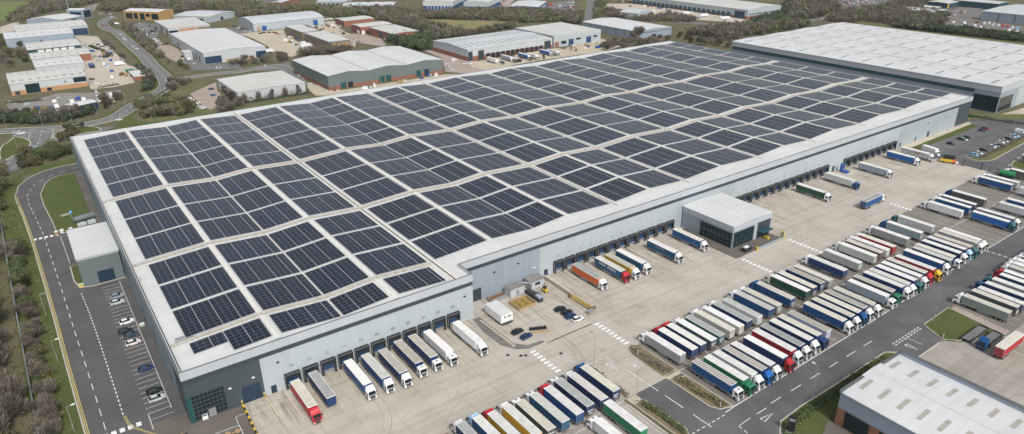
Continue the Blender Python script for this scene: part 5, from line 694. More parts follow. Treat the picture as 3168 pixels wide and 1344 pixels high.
def vehicles():
    truck_meshes()
    G=dict(upper='lorries parked in the upper row',lower='lorries parked in the lower row',east='lorries parked in the far right row',front='lorries parked in the front row',dock1='lorries backed onto the near docks',dock2='lorries backed onto the middle docks',dock3='lorries backed onto the far docks',far='lorries at the distant docks')
    for r,l in ROWS.items():
        for i,(x,y,side,roof,cd,cab) in enumerate(l):
            south=(cd=='S') or (not cd and r in('lower','dock1','dock2','dock3','far'))
            if r in ('east','front'): yr=y-13.6; rz=0
            elif south: yr=y+13.6; rz=math.pi
            else: yr=y; rz=0
            txt=None
            if r=='dock2' and i==1: txt=[('WIDE  SPEEDS','white_paint',1.15,6.8,2.9,1.25)]
            if r=='dock2' and i==4: txt=[('-- -- --- -- ---','white_paint',.75,6.8,3.2,1.1)]
            if r=='dock3' and i==4: txt=[('TTT','lamp_red',1.5,8.3,2.8,1.1),('-- -','chassis',1.3,4.6,2.6,1.1)]
            if r=='upper' and i==17: txt=[('-----','lamp_red',.7,9.8,3.2,1.2),('-- ---','chassis',.7,4.6,3.2,1.2)]
            if r=='dock2' and i==5: txt=[('--','white_paint',.9,11.5,2.9,1.)]
            if txt and r=='dock2' and i==5: txt=[('--','white_paint',.7,11.2,2.9,1.)]
            if r=='upper' and i==24: txt=[('- -- --','chassis',1.2,5.5,2.5,1.2)]
            if cab: lab='%s roofed %s lorry with %s cab, %s from the left %s'%(wd(roof),wd(side),wd(cab),ordn(i),ROWN[r])
            else: lab='%s roofed %s trailer without cab, %s from the left %s'%(wd(roof),wd(side),ordn(i),ROWN[r])
            lab=lab.replace('lorry with','lorry,') if len(lab.split())>16 else lab
            if len(lab.split())>16: lab='%s %s, %s cab, %s from the left %s'%(wd(side),'lorry' if cab else 'trailer',wd(cab) or 'no',ordn(i),ROWN[r])
            lorry(x+1.3,yr,rz,side,roof,cab,lab,group=G[r],detail=1 if r=='far' else 2,text=txt)
    lorry(89.9,-60.5,math.pi,'green','white','','green sided trailer standing alone beside the entry road hedge')
    lorry(83.2,-78,0,'pale','white','white','white topped lorry partly cut off at the bottom beside the green trailer')
    lorry(270.3,-26.6,-math.pi/2+.02,'blue','grey','white','blue lorry driving alone across the open concrete yard')
    for x,y,s,r,c,l in ((323,-75.5,'blue','white','','blue trailer at the right edge behind a pale trailer'),(316,-75.5,'pale','white','','pale trailer at the right edge beside the empty bays'),(342,-73,'pale','white','','white trailer at the right edge below the upper row pair'),(365,-60,'darkgrey','white','white','dark lorry by the green tank at the right edge'),(392.5,-55,'slate','white','','dark blue trailer on the grass corner at the right edge')):
        lorry(x,y,0,s,r,c,l)
    # red trailer lying along the road direction and blue tractor with two flatbeds
    lorry(197.6,-110,-math.pi/2,'red','cream','','red trailer with cream roof parked sideways in the lower right yard')
    for i,(y0,lab) in enumerate(((-100.6,'empty flatbed trailer with grey deck nearest the lawn'),(-104.6,'empty flatbed trailer with grey deck behind the blue tractor'))):
        E=empty('flatbed_trailer',(199.5,y0,0),lab,'trailer'); m=MB(); m.box(0,11.2,-1.25,1.25,1.0,1.2); m.build('deck','asphalt_old',E)
        m=MB()
        for s in (-1,1): m.box(-.05,11.25,min(s*1.22,s*1.34),max(s*1.22,s*1.34),.95,1.35)
        m.box(11.2,11.35,-1.2,1.2,.95,1.6); m.build('side_rail','black',E)
        for xx in (1.5,2.8,4.1):
            for s in (-1,1): o=link_('wheel',T['wheel'],E,(xx,s*1.05,.5),None,(0,0,math.pi/2))
    E=empty('tractor_unit',(208.5,-105.2,0),'blue tractor unit without trailer in front of the flatbeds','lorry',None,math.pi/2)
    cb=link_('cab',T['cab'],E,(0,-3,0),PAL['blue']); link_('windscreen',T['screen'],cb); link_('grille',T['grille'],cb); link_('air_deflector',T['fair'],cb,None,PAL['blue'])
    m=MB(); m.box(-.5,.5,8.6,12.5,.6,.95); m.build('chassis','chassis',E)
    for s in (-1,1):
        for yy in (12.4,9.4): link_('wheel',T['wheel'],E,(s*1.05,yy,.5))
    E.location=(195.6+16.3,-105,0); 
    # box trucks in the left yard and van bodies
    def boxtruck(x,y,rz,lab,col='white',L=6.5,cabc='white',group=None):
        E=empty('box_truck',(x,y,0),lab,'truck',group,rz); b=MB(); b.box(-1.2,1.2,0,L,.9,3.5); o=b.build('cargo_box','obj_sheet',E); o.color=PAL[col]+(1,)
        b=MB(); p=[(L+.1,.5),(L+.1,2.4),(L+1.2,2.35),(L+1.8,1.5),(L+2,.9),(L+2,.4)]; b.loft([[(-1.1,y_,z) for y_,z in p],[(1.1,y_,z) for y_,z in p]]); o=b.build('cab','obj_paint',E); o.color=PAL[cabc]+(1,)
        b=MB(); b.add([(-1,L+1.83,1.55),(1,L+1.83,1.55),(1,L+1.27,2.3),(-1,L+1.27,2.3)],[(0,1,2,3)]); b.build('windscreen','dark_glass',o)
        for s in (-1,1):
            for yy in (1.3,L+1): w=link_('wheel',T['wheel'],E,(s*.95,yy,.45)); w.scale=(1,.85,.85)
    for i,(x,y) in enumerate(((2.5,384),(12.3,392),(19.5,393),(28.8,394),(37,396))): boxtruck(x,y+6,math.pi,'white box truck, %s from left of five in the yard below the left units'%ordn(i),group='white box trucks in the left yard')
    boxtruck(370.3,-2.6,math.pi*.92,'white box truck beside the lawn at the far end of the docks',L=8)
    boxtruck(214,505,-1.5,'white box lorry in the sandy yard of the barrel roof shed',L=9); boxtruck(178,500,-1.6,'white box truck beside the right end of the big white warehouse',L=7)
    for i,(x,y) in enumerate(((663,420),(667,395),(668,365),(640,455))): boxtruck(x,y,1.2,'white box truck, %s from the right before the long depot'%ordn(i),L=9,group='box trucks before the long depot')
    boxtruck(620,510,1.3,'white box truck at the left end of the long depot',L=9)
    boxtruck(56.5,523,-1.4,'white box truck by the blue skip beside the second left unit',L=6)
    # cars
    def cl(b,secs,mi=0):
        b.loft([[(-w,y,z0),(-w*1.0,y,(z0+z1)/2),(-w*.9,y,z1),(w*.9,y,z1),(w*1.,y,(z0+z1)/2),(w,y,z0)] for y,w,z0,z1 in secs],mi)
    b=MB(); cl(b,[(-2.15,.72,.4,.8),(-2.05,.84,.28,.93),(-1.3,.9,.22,.98),(0,.9,.22,.97),(.95,.9,.22,.95),(1.8,.85,.25,.82),(2.12,.7,.38,.62)]); b.loft([[(-.62,-1.45,1.42),(.62,-1.45,1.42),(.62,.15,1.46),(-.62,.15,1.46)],[(-.58,-1.35,1.49),(.58,-1.35,1.49),(.58,.05,1.52),(-.58,.05,1.52)]]); T['car']=b.mesh('car_body',['obj_paint'])
    b=MB(); b.loft([[(-.83,-1.95,.93),(.83,-1.95,.93),(.83,1.0,.93),(-.83,1.0,.93)],[(-.62,-1.5,1.44),(.62,-1.5,1.44),(.62,.2,1.46),(-.62,.2,1.46)]]); T['carwin']=b.mesh('windows',['dark_glass'])
    b=MB(); cl(b,[(-2.6,.9,.35,2.2),(-2.5,.95,.3,2.3),(.9,.95,.3,2.3),(1.6,.9,.3,1.7),(2.4,.86,.3,1.1),(2.6,.75,.4,.85)]); T['van']=b.mesh('van_body',['obj_paint'])
    b=MB(); b.add([(-.78,1.0,2.2),(.78,1.0,2.2),(.78,1.68,1.66),(-.78,1.68,1.66)],[(3,2,1,0)]); b.box(-.97,-.94,.4,1.2,1.3,1.8); b.box(.94,.97,.4,1.2,1.3,1.8); T['vanwin']=b.mesh('windows',['dark_glass'])
    b=MB(); b.tube((-.1,0,0),(.1,0,0),.32,10,0); b.tube((-.11,0,0),(.11,0,0),.18,8,1); T['cwheel']=b.mesh('wheel',['tyre','rim'])
    b=MB(); b.box(-.18,.18,0,.05,-.07,.07); T['chl']=b.mesh('headlight',['lamp_white']); 
    cnt={}
    for z,k,x,y,a,c in CARS:
        i=cnt.get(z,0); cnt[z]=i+1
        near=(x<470 and y<0) or (x<0 and y<100)
        lab='%s %s, %s from the left %s'%(wd(c),k,ordn(i),ZONES[z])
        if len(lab.split())>16: lab='%s %s, %s from left %s'%(wd(c).split()[-1],k,ordn(i),ZONES[z])
        E=empty('parked_car' if k=='car' else 'parked_van',(x,y,.12 if ZONES[z].startswith('on the road b') else 0),lab,k,'vehicles '+ZONES[z],math.radians(a-90)+random.uniform(-.05,.05))
        fj=random.uniform(.85,1.1); link_('body',T[k],E,None,tuple(v*fj for v in PAL[c])); link_('windows',T[k+'win'],E)
        if x<470 or k=='van':
            for s in(-1,1):
                for yy in (-1.35,1.4): link_('wheel',T['cwheel'],E,(s*.82,yy,.32))
                if near: link_('headlight',T['chl'],E,(s*.55,2.02,.62))
# ------------------------------------------------------------------ vegetation
FC=dict(bare=(.168,.152,.125),olive=(.125,.124,.066),green=(.075,.098,.044),dark=(.05,.065,.042),yellow=(.26,.25,.04),brown=(.142,.122,.092))
def crown(n,kind,size,rad=1.,lobes=7,rnd=None,z0=.18):
    R=rnd or random; vs=[];fs=[];tn=[]
    L=[(0,0,.62,.62)]+[(R.uniform(-.6,.6),R.uniform(-.6,.6),R.uniform(.3,.85),R.uniform(.28,.5)) for _ in range(lobes)]
    lt=[R.uniform(.75,1.25) for _ in L]
    for _ in range(n):
        j=R.randrange(len(L)); lx,ly,lz,lr=L[j]
        while 1:
            u=(R.uniform(-1,1),R.uniform(-1,1),R.uniform(-1,1)); d=u[0]**2+u[1]**2+u[2]**2
            if .12<d<1: break
        c=(lx+u[0]*lr,ly+u[1]*lr,max(z0*.6,lz+u[2]*lr*.62)); s=size*R.uniform(.5,1.4)
        a=Vector((R.gauss(0,1),R.gauss(0,1),R.gauss(0,1))).normalized(); b=a.orthogonal().normalized()
        if kind=='bare': # twig sprays pointing out and up
            a=(Vector(u)+Vector((0,0,.9))).normalized(); b=a.cross(Vector((R.gauss(0,1),R.gauss(0,1),R.gauss(0,1)))).normalized(); a=a*1.9; b=b*.3
        o=len(vs); c=Vector(c)
        vs+=[tuple(c-a*s-b*s*.6),tuple(c-b*s*.9+a*s*.1),tuple(c+a*s),tuple(c+b*s*.9)]; fs.append((o,o+1,o+2,o+3)); t=lt[j]*R.uniform(.7,1.3); tn.append((t*R.uniform(.97,1.05),t,t*R.uniform(.92,1.05)))
    return vs,fs,tn
def tone(me,tn,k=4):
    ca=me.color_attributes.new('tone','FLOAT_COLOR','CORNER'); d=[]
    for t in tn: d+=list(t)+[1.]
    buf=[]
    for t in tn: buf+=[t[0],t[1],t[2],1.]*k
    ca.data.foreach_set('color',buf)
def veg():
    R=random.Random(3); V={}
    for kind in ('bare','olive','green','dark'):
        V[kind]=[]
        for k in range(4):
            vs,fs,tn=crown(1500 if kind!='bare' else 1700,kind,.052 if kind!='bare' else .06,1,R.randint(6,10),R)
            me=bpy.data.meshes.new('crown'); me.from_pydata(vs,[],fs); me.materials.append(MATS['foliage']); tone(me,tn); V[kind].append(me)
    tr=[]
    for k in range(3):
        m=MB(); m.tube((0,0,-.05),(.03,.02,.45),.045,7,0,.03)
        for i in range(9):
            a=R.uniform(0,6.28); z=R.uniform(.12,.42); q=(math.cos(a)*R.uniform(.25,.6),math.sin(a)*R.uniform(.25,.6),z+R.uniform(.25,.5)); m.tube((.01,.01,z),q,.02,5,0,.006)
            for _ in range(2): m.tube(q,(q[0]*1.3+R.uniform(-.15,.15),q[1]*1.3+R.uniform(-.15,.15),q[2]+R.uniform(.1,.25)),.008,4,0,.003)
        tr.append(m.mesh('trunk',['bark']))
    tint=lambda c,s=.22:(lambda f:tuple(max(.005,v*f*R.uniform(.97,1.03)) for v in c))(R.uniform(1-s,1+s))
    def plant(kind,x,y,h,label,group,w=1.):
        shrub=h<4.5; base=kind if kind in V else 'olive'
        E=empty('shrub' if shrub else 'tree',(x,y,0),label,'shrub' if shrub else 'tree',group,R.uniform(0,6.28)); r=h*.62*w
        o=link_('crown',R.choice(V[base]),E,None,tint(FC[kind])); o.scale=(r,r,h*.92)
        t=link_('trunk',R.choice(tr),E); t.scale=(r*.9,r*.9,h*.9)
    def inside(p,pl):
        c=False
        for i in range(len(pl)):
            (x1,y1),(x2,y2)=pl[i],pl[i-1]
            if (y1>p[1])!=(y2>p[1]) and p[0]<(x2-x1)*(p[1]-y1)/(y2-y1)+x1: c=not c
        return c
    kinds=dict(mix=['bare','bare','olive','brown','green'],olive=['olive','olive','bare','green'],bare=['bare','bare','brown'],green=['green','olive'],dark=['dark','green','dark'])
    for mode,kind,n,h,pl,label in VEG:
        xs=[p[0] for p in pl]; ys=[p[1] for p in pl]; pts=[]; tries=0; area=abs(sum(pl[i-1][0]*pl[i][1]-pl[i][0]*pl[i-1][1] for i in range(len(pl))))/2; dm=.62*math.sqrt(max(area,1)/n)
        while len(pts)<n and tries<n*60:
            tries+=1; p=(R.uniform(min(xs),max(xs)),R.uniform(min(ys),max(ys)))
            if inside(p,pl) and all((p[0]-q[0])**2+(p[1]-q[1])**2>dm*dm for q in pts): pts.append(p)
        if mode=='i':
            for p in pts: k=R.choice(kinds[kind]); plant(k,p[0],p[1],h*R.uniform(.65,1.25),label,label+'s' if len(pts)>1 else None)
        else:
            # far-off wood that reads as one mass: one object holding many small crowns, coarser leaves
            for kk in range(1):
                vs=[];fs=[];tn=[]
                for p in pts:
                    k=R.choice(kinds[kind]); c=tint(FC[k],.2); hh=h*R.uniform(.6,1.3); r=hh*R.uniform(.65,.95); a,b,t=crown(120,'bare' if k in('bare','brown') else 'olive',.11 if k not in('bare','brown') else .13,1,4,R); o=len(vs)
                    vs+=[(x*r+p[0],y*r+p[1],z*hh) for x,y,z in a]; fs+=[tuple(i+o for i in f) for f in b]; tn+=[tuple(u*v for u,v in zip(q,c)) for q in t]
                if not vs: continue
                me=bpy.data.meshes.new('woodland'); me.from_pydata(vs,[],fs); me.materials.append(MATS['foliage']); tone(me,tn)
                o=link_('woodland',me,None,None,(1,1,1)); o['kind']='stuff'
    plant('yellow',-28.8,37.5,5.2,'bright yellow green bush on the grass strip by the left road',None,1.2)
    plant('green',-8,283,7,'pale green willow tree behind the bend of the left road',None,1.1); plant('dark',4,322,6.5,'dark round evergreen on the long traffic island',None)
    for i in range(5): plant('bare',109+i*9.6,326,7.5,'thin bare tree in the row before the low white flat roofed unit','bare trees before the flat roofed unit',.5)
    # clipped and shaggy hedges: each one continuous plant
    def hedge(pl,w,h,kind,label,n=None,name='hedge'):
        vs=[];fs=[];tn=[]
        tot=0
        for a,b in zip(pl,pl[1:]):
            L=math.hypot(b[0]-a[0],b[1]-a[1]); k=int(L*w*14)
            for _ in range(min(k,6000)):
                t=R.random(); x=a[0]+(b[0]-a[0])*t+R.uniform(-w/2,w/2); y=a[1]+(b[1]-a[1])*t+R.uniform(-w/2,w/2); z=R.uniform(.1,h)*(.8+.35*math.sin(x*1.1+y*.7)); s=R.uniform(.14,.36)
                u=Vector((R.gauss(0,1),R.gauss(0,1),R.gauss(0,1))).normalized()*s; v=u.orthogonal().normalized()*s; c=Vector((x,y,z)); o=len(vs)
                vs+=[tuple(c-u),tuple(c-v*.8),tuple(c+u),tuple(c+v*.8)]; fs.append((o,o+1,o+2,o+3)); q=R.uniform(.6,1.4); tn.append((q,q,q*.95))
        me=bpy.data.meshes.new(name); me.from_pydata(vs,[],fs); me.materials.append(MATS['foliage']); tone(me,tn); o=link_(name,me,None,None,FC[kind]); tag(o,label,'hedge')
    hedge([(100.4,-63),(101,-70),(100.6,-78)],2.3,1.3,'green','green hedge in the bed right of the green trailer beside the entry road')
    hedge([(99.4,-42.5),(99.4,-58.5)],1.2,1.,'bare','thin brown hedge beside the end of the front parked row')
    hedge([(115.5,-44),(115.8,-51),(115.9,-58)],2.6,1.1,'bare','brown hedge at the left end of the upper parked row'); hedge([(116.2,-62),(116.1,-70),(117,-77)],2.4,1.1,'olive','hedge at the left end of the lower parked row')
    hedge([(119.5,-96),(124.5,-92),(133,-91.5),(150,-91.3),(172,-91)],2.6,1.5,'green','long green hedge between the road and the lower right building')
    hedge([(382,-26.5),(410,-26),(440,-25)],1.2,1.8,'brown','long brown hedge behind the right hand row of the staff car park')
    hedge([(460,15),(463,-8),(470,-22)],2,1.6,'dark','dark hedge in front of the second huge warehouse'); hedge([(452,21),(458,12),(462,2)],1.5,1.5,'dark','short dark hedge beyond the right corner of the warehouse')
    hedge([(52,646),(58,610),(61,575)],4,1.6,'dark','dark hedge bed with shrubs in the yard beside the left units'); hedge([(34,441),(48,443)],2,1.8,'dark','low dark hedge by the right end of the nearest left unit')
    hedge([(-25,431),(-15,425),(-4,424)],2,1.4,'dark','dark low hedge loop before the nearest left unit')
    hedge([(104,326.5),(128,326),(155,325.5)],3.2,3.4,'dark','dark shaggy hedge in front of the low white flat roofed unit')
    # rough grass tufts on banks close to the camera
    vs=[];fs=[];tn=[]
    for _ in range(7000):
        x=R.uniform(-60,-24.5); y=R.uniform(0,250)
        if x>-24.5-(y/250)*4: continue
        s=R.uniform(.15,.5); c=Vector((x,y,.15)); u=Vector((R.gauss(0,1),R.gauss(0,1),.6)).normalized()*s; v=u.orthogonal().normalized()*s; o=len(vs)
        vs+=[tuple(c-u),tuple(c-v*.7),tuple(c+u),tuple(c+v*.7)]; fs.append((o,o+1,o+2,o+3)); q=R.uniform(.5,1.4); b=R.random(); tn.append((q*(.09+.06*b),q*(.11+.01*b),q*.045))
    me=bpy.data.meshes.new('rough_grass'); me.from_pydata(vs,[],fs); me.materials.append(MATS['foliage']); tone(me,tn); o=link_('rough_grass',me,None,None,(1,1,1)); o['kind']='stuff'
# ------------------------------------------------------------------ street furniture and small things
def furniture():
    pm=MB(); pm.tube((0,0,0),(0,0,1),.011,7,0,.006); pole=pm.mesh('pole',['post'])
    LN=['beside the left junction road, leftmost','beside the left junction road behind the island','on the verge above the left junction','on the bank beside the left junction crossing','by the lorry yard hedge at the estate road','by the hedge near the estate road curve','beside the left road near the annex','midway along the left road verge','beside the left road at the bottom left corner','at the upper left corner of the entry road','at the lower left corner of the entry road','on the hedge beside the lower right building','by the lawn at the right hand junction','tallest on the green bank behind the warehouse','on the bank behind the solar roof edge','right of the olive scrub behind the solar roof','by the estate road below the orange office','beside the estate road car park','at the far right corner of the staff car park','behind the far solar roof edge, left of pair','behind the far solar roof edge, right of pair','beside the sandy yard of the barrel shed','at the gap right of the white warehouse','before the distant dock building','on the distant road before the long depot','left of the pair on the distant road','on the distant road right of the depot','by the woodland along the distant road','furthest right on the distant road','on the left traffic island','on the long traffic island']
    for i,(x,y,h) in enumerate(LAMPS):
        E=empty('street_lamp',(x,y,0),'grey street lamp '+LN[i%len(LN)],'street lamp','street lamps'); o=link_('pole',pole,E); o.scale=(9,9,h)
        a=math.atan2(-y+100,-x+60) if y>100 else (0 if x<0 else math.pi/2)
        m=MB(); m.tube((0,0,h-.05),(math.cos(a)*1.2,math.sin(a)*1.2,h+.1),.05,6); m.build('arm','post',E)
        m=MB(); c,s=math.cos(a),math.sin(a); m.prism([(c*1.0-s*.2,s*1.0+c*.2),(c*1.9-s*.2,s*1.9+c*.2),(c*1.9+s*.2,s*1.9-c*.2),(c*1.0+s*.2,s*1.0-c*.2)],h+.02,h+.22); m.build('lamp_head','white_paint' if i%3 else 'steel',E)
        if i in (9,10): m=MB(); m.box(-.5,.5,-.5,.5,0,.35); m.build('base','kerb',E)
    # long fence on the left
    def fence(name,label,pl,h,mat,post=3.,slat=.35,pw=.09,rail=.08):
        E=empty(name,(pl[0][0],pl[0][1],0),label,'fence'); o0=pl[0]; sm=MB(); np_=0
        for a,b in zip(pl,pl[1:]):
            L=math.hypot(b[0]-a[0],b[1]-a[1]); n=max(1,round(L/post)); A=(a[0]-o0[0],a[1]-o0[1]); B=(b[0]-o0[0],b[1]-o0[1])
            for i in range(n+1):
                if i==n and b!=pl[-1]: continue
                t=i/n; m=MB(); m.box(-pw,pw,-pw,pw,0,h+.1); m.build('post',mat,E,(A[0]+(B[0]-A[0])*t,A[1]+(B[1]-A[1])*t,0)); np_+=1
            for z in (.3,h-.1): sm.tube((A[0],A[1],z),(B[0],B[1],z),rail,5)
            k=int(L/slat)
            for i in range(k):
                t=i/k; x=A[0]+(B[0]-A[0])*t; y=A[1]+(B[1]-A[1])*t; sm.box(x-.03,x+.03,y-.03,y+.03,.1,h)
        sm.build('fence_panel',mat,E); return E
    fence('security_fence','long grey security fence between the left road verge and the wood',[(-32,-6),(-32.6,19),(-33.5,62),(-34.3,106),(-35.2,165),(-36,195)],2.4,'fence_grey',3.6,.3,.1,.12)
    fence('gate_fence','dark steel fence and gate closing the far end of the concrete yard',[(364.6,-14),(364.2,-26),(364.3,-38),(364.5,-52)],2.6,'fence',4.,.4,.14,.1)
    fence('palisade_fence','thin dark fence in front of the second huge warehouse',[(452,8),(468,-12),(478,-30)],2.2,'fence',4,.5)
    for x,y in ((362.6,-26.5),(364,-34.5)):
        E=empty('gate_post',(x,y,0),'dark gate post %s in the yard gate'%('left of the opening' if y>-30 else 'right of the opening'),'gate post'); m=MB(); m.box(-.35,.35,-.35,.35,0,3.2); m.build('post','fence',E); m=MB(); m.box(-.45,.45,-.45,.45,3.2,3.35); m.build('cap','black',E)
    def thing(name,label,cat,parts,loc=(0,0,0),rz=0):
        E=empty(name,loc,label,cat,None,rz)
        for nm,mt,fn in parts: m=MB(); fn(m); m.build(nm,mt,E)
        return E
    # compound between the two dock sections
    thing('box_trailer','white box trailer standing in the compound beside the low wall','trailer',[('trailer_body','white_paint',lambda m:m.box(-2.3,2.3,-4.7,4.7,.9,3.6)),('roof','roof_white',lambda m:m.box(-2.2,2.2,-4.6,4.6,3.6,3.75)),('chassis','chassis',lambda m:(m.box(-1,1,-4.9,4.5,.5,.9),m.box(-1.9,1.9,-5.4,-4.75,.7,.9))),('vent','chassis',lambda m:(m.box(-1.1,-.6,-4.78,-4.7,2.6,3.1),m.box(.2,1.4,-4.78,-4.7,2.6,3.)))]+[('wheel','tyre',lambda m,s=s,y=y:m.tube((s*1.9,y,.45),(s*2.2,y,.45),.45,10)) for s in(-1,1) for y in(-2.5,-1.3,2.4)],(93.7,-5,0))
    thing('cabin','grey site cabin with dark window and flat roof against the grey wall','cabin',[('wall','shed_grey',lambda m:m.box(-2.9,2.9,-1.9,1.9,0,2.8)),('roof','gravel',lambda m:m.box(-3.1,3.1,-2.1,2.1,2.8,3.05)),('window','dark_glass',lambda m:m.box(-1,1.2,-1.95,-1.91,1.1,2.1))],(115.8,5.2,0))
    thing('container','pale grey plant container with flat roof next to the site cabin','container',[('wall','shed_pale',lambda m:m.box(-3,3,-1.7,1.7,0,3)),('roof','gravel',lambda m:m.box(-3.1,3.1,-1.8,1.8,3,3.15)),('door','steel',lambda m:m.box(-.5,.5,-1.75,-1.71,0,2.2))],(107,4.6,0))
    thing('pipework','bent grey duct rising between the plant container and cabin','duct',[('duct','steel',lambda m:(m.tube((0,0,3.4),(2.2,-2.2,3.4),.3,8),m.tube((2.2,-2.2,3.4),(2.2,-2.2,.3),.3,8),m.tube((-1.2,1,2.8),(0,0,3.4),.3,8),m.tube((2.2,-2.2,.9),(3.6,-6.6,.9),.3,8)))],(110,4.4,0))
    thing('generator','dark grey generator set with cooling boxes beside the timber pen','generator',[('housing','chassis',lambda m:(m.box(-.9,.9,-4,4,.2,1.5))),('panel','lavender_box',lambda m:m.box(-.8,.8,-3.8,-1.6,1.5,2.1)),('rail','steel',lambda m:m.box(-1,1,-4.2,4.2,0,.2))],(110.6,-1.6,0))
    thing('timber_pen','square pen of brown boards with timber frames inside','pen',[('board','timber',lambda m:(m.box(-3.6,3.6,-3,-2.85,0,.9),m.box(-3.6,3.6,2.85,3,0,.9),m.box(-3.6,-3.45,-2.85,2.85,0,.9),m.box(3.45,3.6,-2.85,2.85,0,.9))),('floor','buff_floor',lambda m:m.box(-3.4,3.4,-2.8,2.8,0,.08)),('frame','old_yellow',lambda m:(m.tube((-2,-2,.3),(2.5,1.8,.6),.09,5),m.tube((-2.5,1.5,.3),(2,-1.8,.5),.09,5),m.box(-1.5,-1.35,-2,2,.1,.8),m.box(1,1.15,-2,2,.1,.8)))],(105,-2.6,0))
    thing('skip','open rusty skip with grey sides beside the white box trailer','skip',[('side','steel',lambda m:(m.box(-3,3,-1.3,-1.2,.1,1.6),m.box(-3,3,1.2,1.3,.1,1.6),m.box(-3,-2.9,-1.2,1.2,.1,1.6),m.box(2.9,3,-1.2,1.2,.1,1.6))),('load','brown_metal',lambda m:m.box(-2.85,2.85,-1.15,1.15,.1,1.2))],(99.6,4.9,0),.05)
    thing('forklift','small yellow lifting machine beside the generator','forklift',[('body','yellow',lambda m:(m.box(-.6,.6,-1.2,.6,.4,1.4))),('mast','black',lambda m:(m.box(-.4,-.3,.7,.85,.1,2.8),m.box(.3,.4,.7,.85,.1,2.8))),('cab','black',lambda m:m.box(-.5,.5,-.6,.4,1.4,2.2))]+[('wheel','tyre',lambda m,s=s,y=y:m.tube((s*.5,y,.35),(s*.7,y,.35),.35,9)) for s in(-1,1) for y in(-.8,.5)],(116,-.6,0))
    thing('low_wall','pale low block wall between the compound and the orange lorry bay','wall',[('wall','path',lambda m:m.box(-.35,.35,-8,8,0,1.5)),('coping','kerb',lambda m:m.box(-.45,.45,-8.1,8.1,1.5,1.65))],(121.4,-1.6,0),-.02)
    thing('low_wall','short rubble wall with dark rails along the left edge of the compound','wall',[('wall','path',lambda m:m.box(-.5,.5,-9,9,0,.7)),('rail','fence',lambda m:(m.box(-.05,.05,-9,9,1.2,1.3),)+tuple(m.box(-.05,.05,-9+i*1.5,-8.9+i*1.5,.7,1.3) for i in range(13)))],(87.8,-12.5,0),.02)
    thing('conveyor','stack of yellow and rusty steel frames lying by the low wall','machine',[('frame','old_yellow',lambda m:(m.tube((0,5,.5),(0,-5,.5),.18,6),m.tube((1.6,5,.5),(1.6,-5,.5),.18,6),m.tube((0,5,1.5),(0,-5,1.2),.15,6))+tuple(m.tube((0,5-i*1.4,.5),(1.6,4.2-i*1.4,.6),.12,5) for i in range(7))+tuple(m.tube((0,5-i*1.4,1.4),(0,4.3-i*1.4,.5),.1,5) for i in range(7))),('roller','brown_metal',lambda m:(m.tube((-.3,5.4,.7),(1.9,5.4,.7),.6,9),m.tube((-.3,-5.2,.6),(1.9,-5.2,.6),.5,9)))],(120.3,-14.2,0))
    thing('pallet_stack','grey pallet load at the lower end of the yellow frames','pallet',[('load','steel',lambda m:m.box(-1.2,1.2,-.8,.8,.2,1.1)),('pallet','timber',lambda m:m.box(-1.3,1.3,-.9,.9,0,.18))],(119.4,-20.6,0))
    for i in range(6):
        thing('waste_bin','black wheeled bin, %s from the left in the row by the compound exit'%ordn(i),'bin',[('body','black',lambda m:m.box(-.3,.3,-.35,.35,.1,1.)),('lid','chassis',lambda m:m.box(-.33,.33,-.38,.38,1.,1.1))],(97.5+i*.85,-17.2-i*.4,0))
    thing('bin_shelter','timber kerb rail below the row of black bins','rail',[('rail','timber',lambda m:m.box(-3,3,-.15,.15,0,.5))],(99.2,-19.8,0),-.4)
    # silos, tank and bins beside the annex
    thing('storage_tank','horizontal grey green tank on the ground beyond the annex','tank',[('tank','shed_green',lambda m:m.tube((-4,0,1.6),(4,0,1.6),1.3,14)),('cradle','steel',lambda m:(m.box(-3,-2.6,-1.2,1.2,0,.8),m.box(2.6,3,-1.2,1.2,0,.8)))],(-6,166,0),.2)
    thing('flatbed_pile','pile of pale pallets and pipes next to the horizontal tank','pallets',[('pile','shed_pale',lambda m:(m.box(-3.5,0,-1,1,.3,1.2),m.box(.4,3.4,-1.2,.9,.3,1.6),m.box(-2,-.4,1.1,2.4,.2,1.))),('rack','black',lambda m:m.box(-3.6,3.6,-1.3,1.3,0,.3))],(-5.8,160.6,0),.1)
    for i,(x,y,c,l) in enumerate(((-15.2,157.6,'white_paint','white'),(-12,157.2,'lightblue','light blue'),(-17.2,157,'orange','orange'))):
        thing('plastic_tub','%s plastic tub at the end of the crossing by the lawn'%l,'tub',[('tub',{'lightblue':'blue_paint','orange':'timber'}.get(c,c),lambda m:m.tube((0,0,0),(0,0,1.3),.75,12,0,.85)),('lid','white_paint',lambda m:m.tube((0,0,1.3),(0,0,1.42),.8,12))],(x,y,0))
    thing('water_tower','blue topped post on the lawn beside the warehouse','post',[('post','post',lambda m:m.tube((0,0,0),(0,0,3.6),.12,8)),('globe','lightblue_p',lambda m:m.tube((0,0,3.4),(0,0,4.3),.55,12,0,.4))],(-10.2,170,0))
    thing('bench','grey slab bench on the lawn beside the warehouse','bench',[('slab','hedge_wall',lambda m:m.box(-1.9,1.9,-.7,.7,.4,.9)),('foot','hedge_wall',lambda m:(m.box(-1.5,-1.1,-.5,.5,.1,.4),m.box(1.1,1.5,-.5,.5,.1,.4)))],(-12.3,176.8,0),.1)
    thing('grit_bin','yellow grit bin beside the grey annex','bin',[('body','yellow',lambda m:m.prism([(-.9,-.6),(.9,-.6),(.9,.6),(-.9,.6)],0,.9)),('lid','ltgreen',lambda m:m.box(-.95,.95,-.65,.65,.9,1.1))],(-14.2,100.6,0))
    thing('grit_bin','dark blue storage bin right of the yellow grit bin','bin',[('body','blue_door',lambda m:m.box(-.9,.9,-.6,.6,0,1)),('lid','steel',lambda m:m.box(-.95,.95,-.65,.65,1,1.12))],(-11.9,100.9,0))
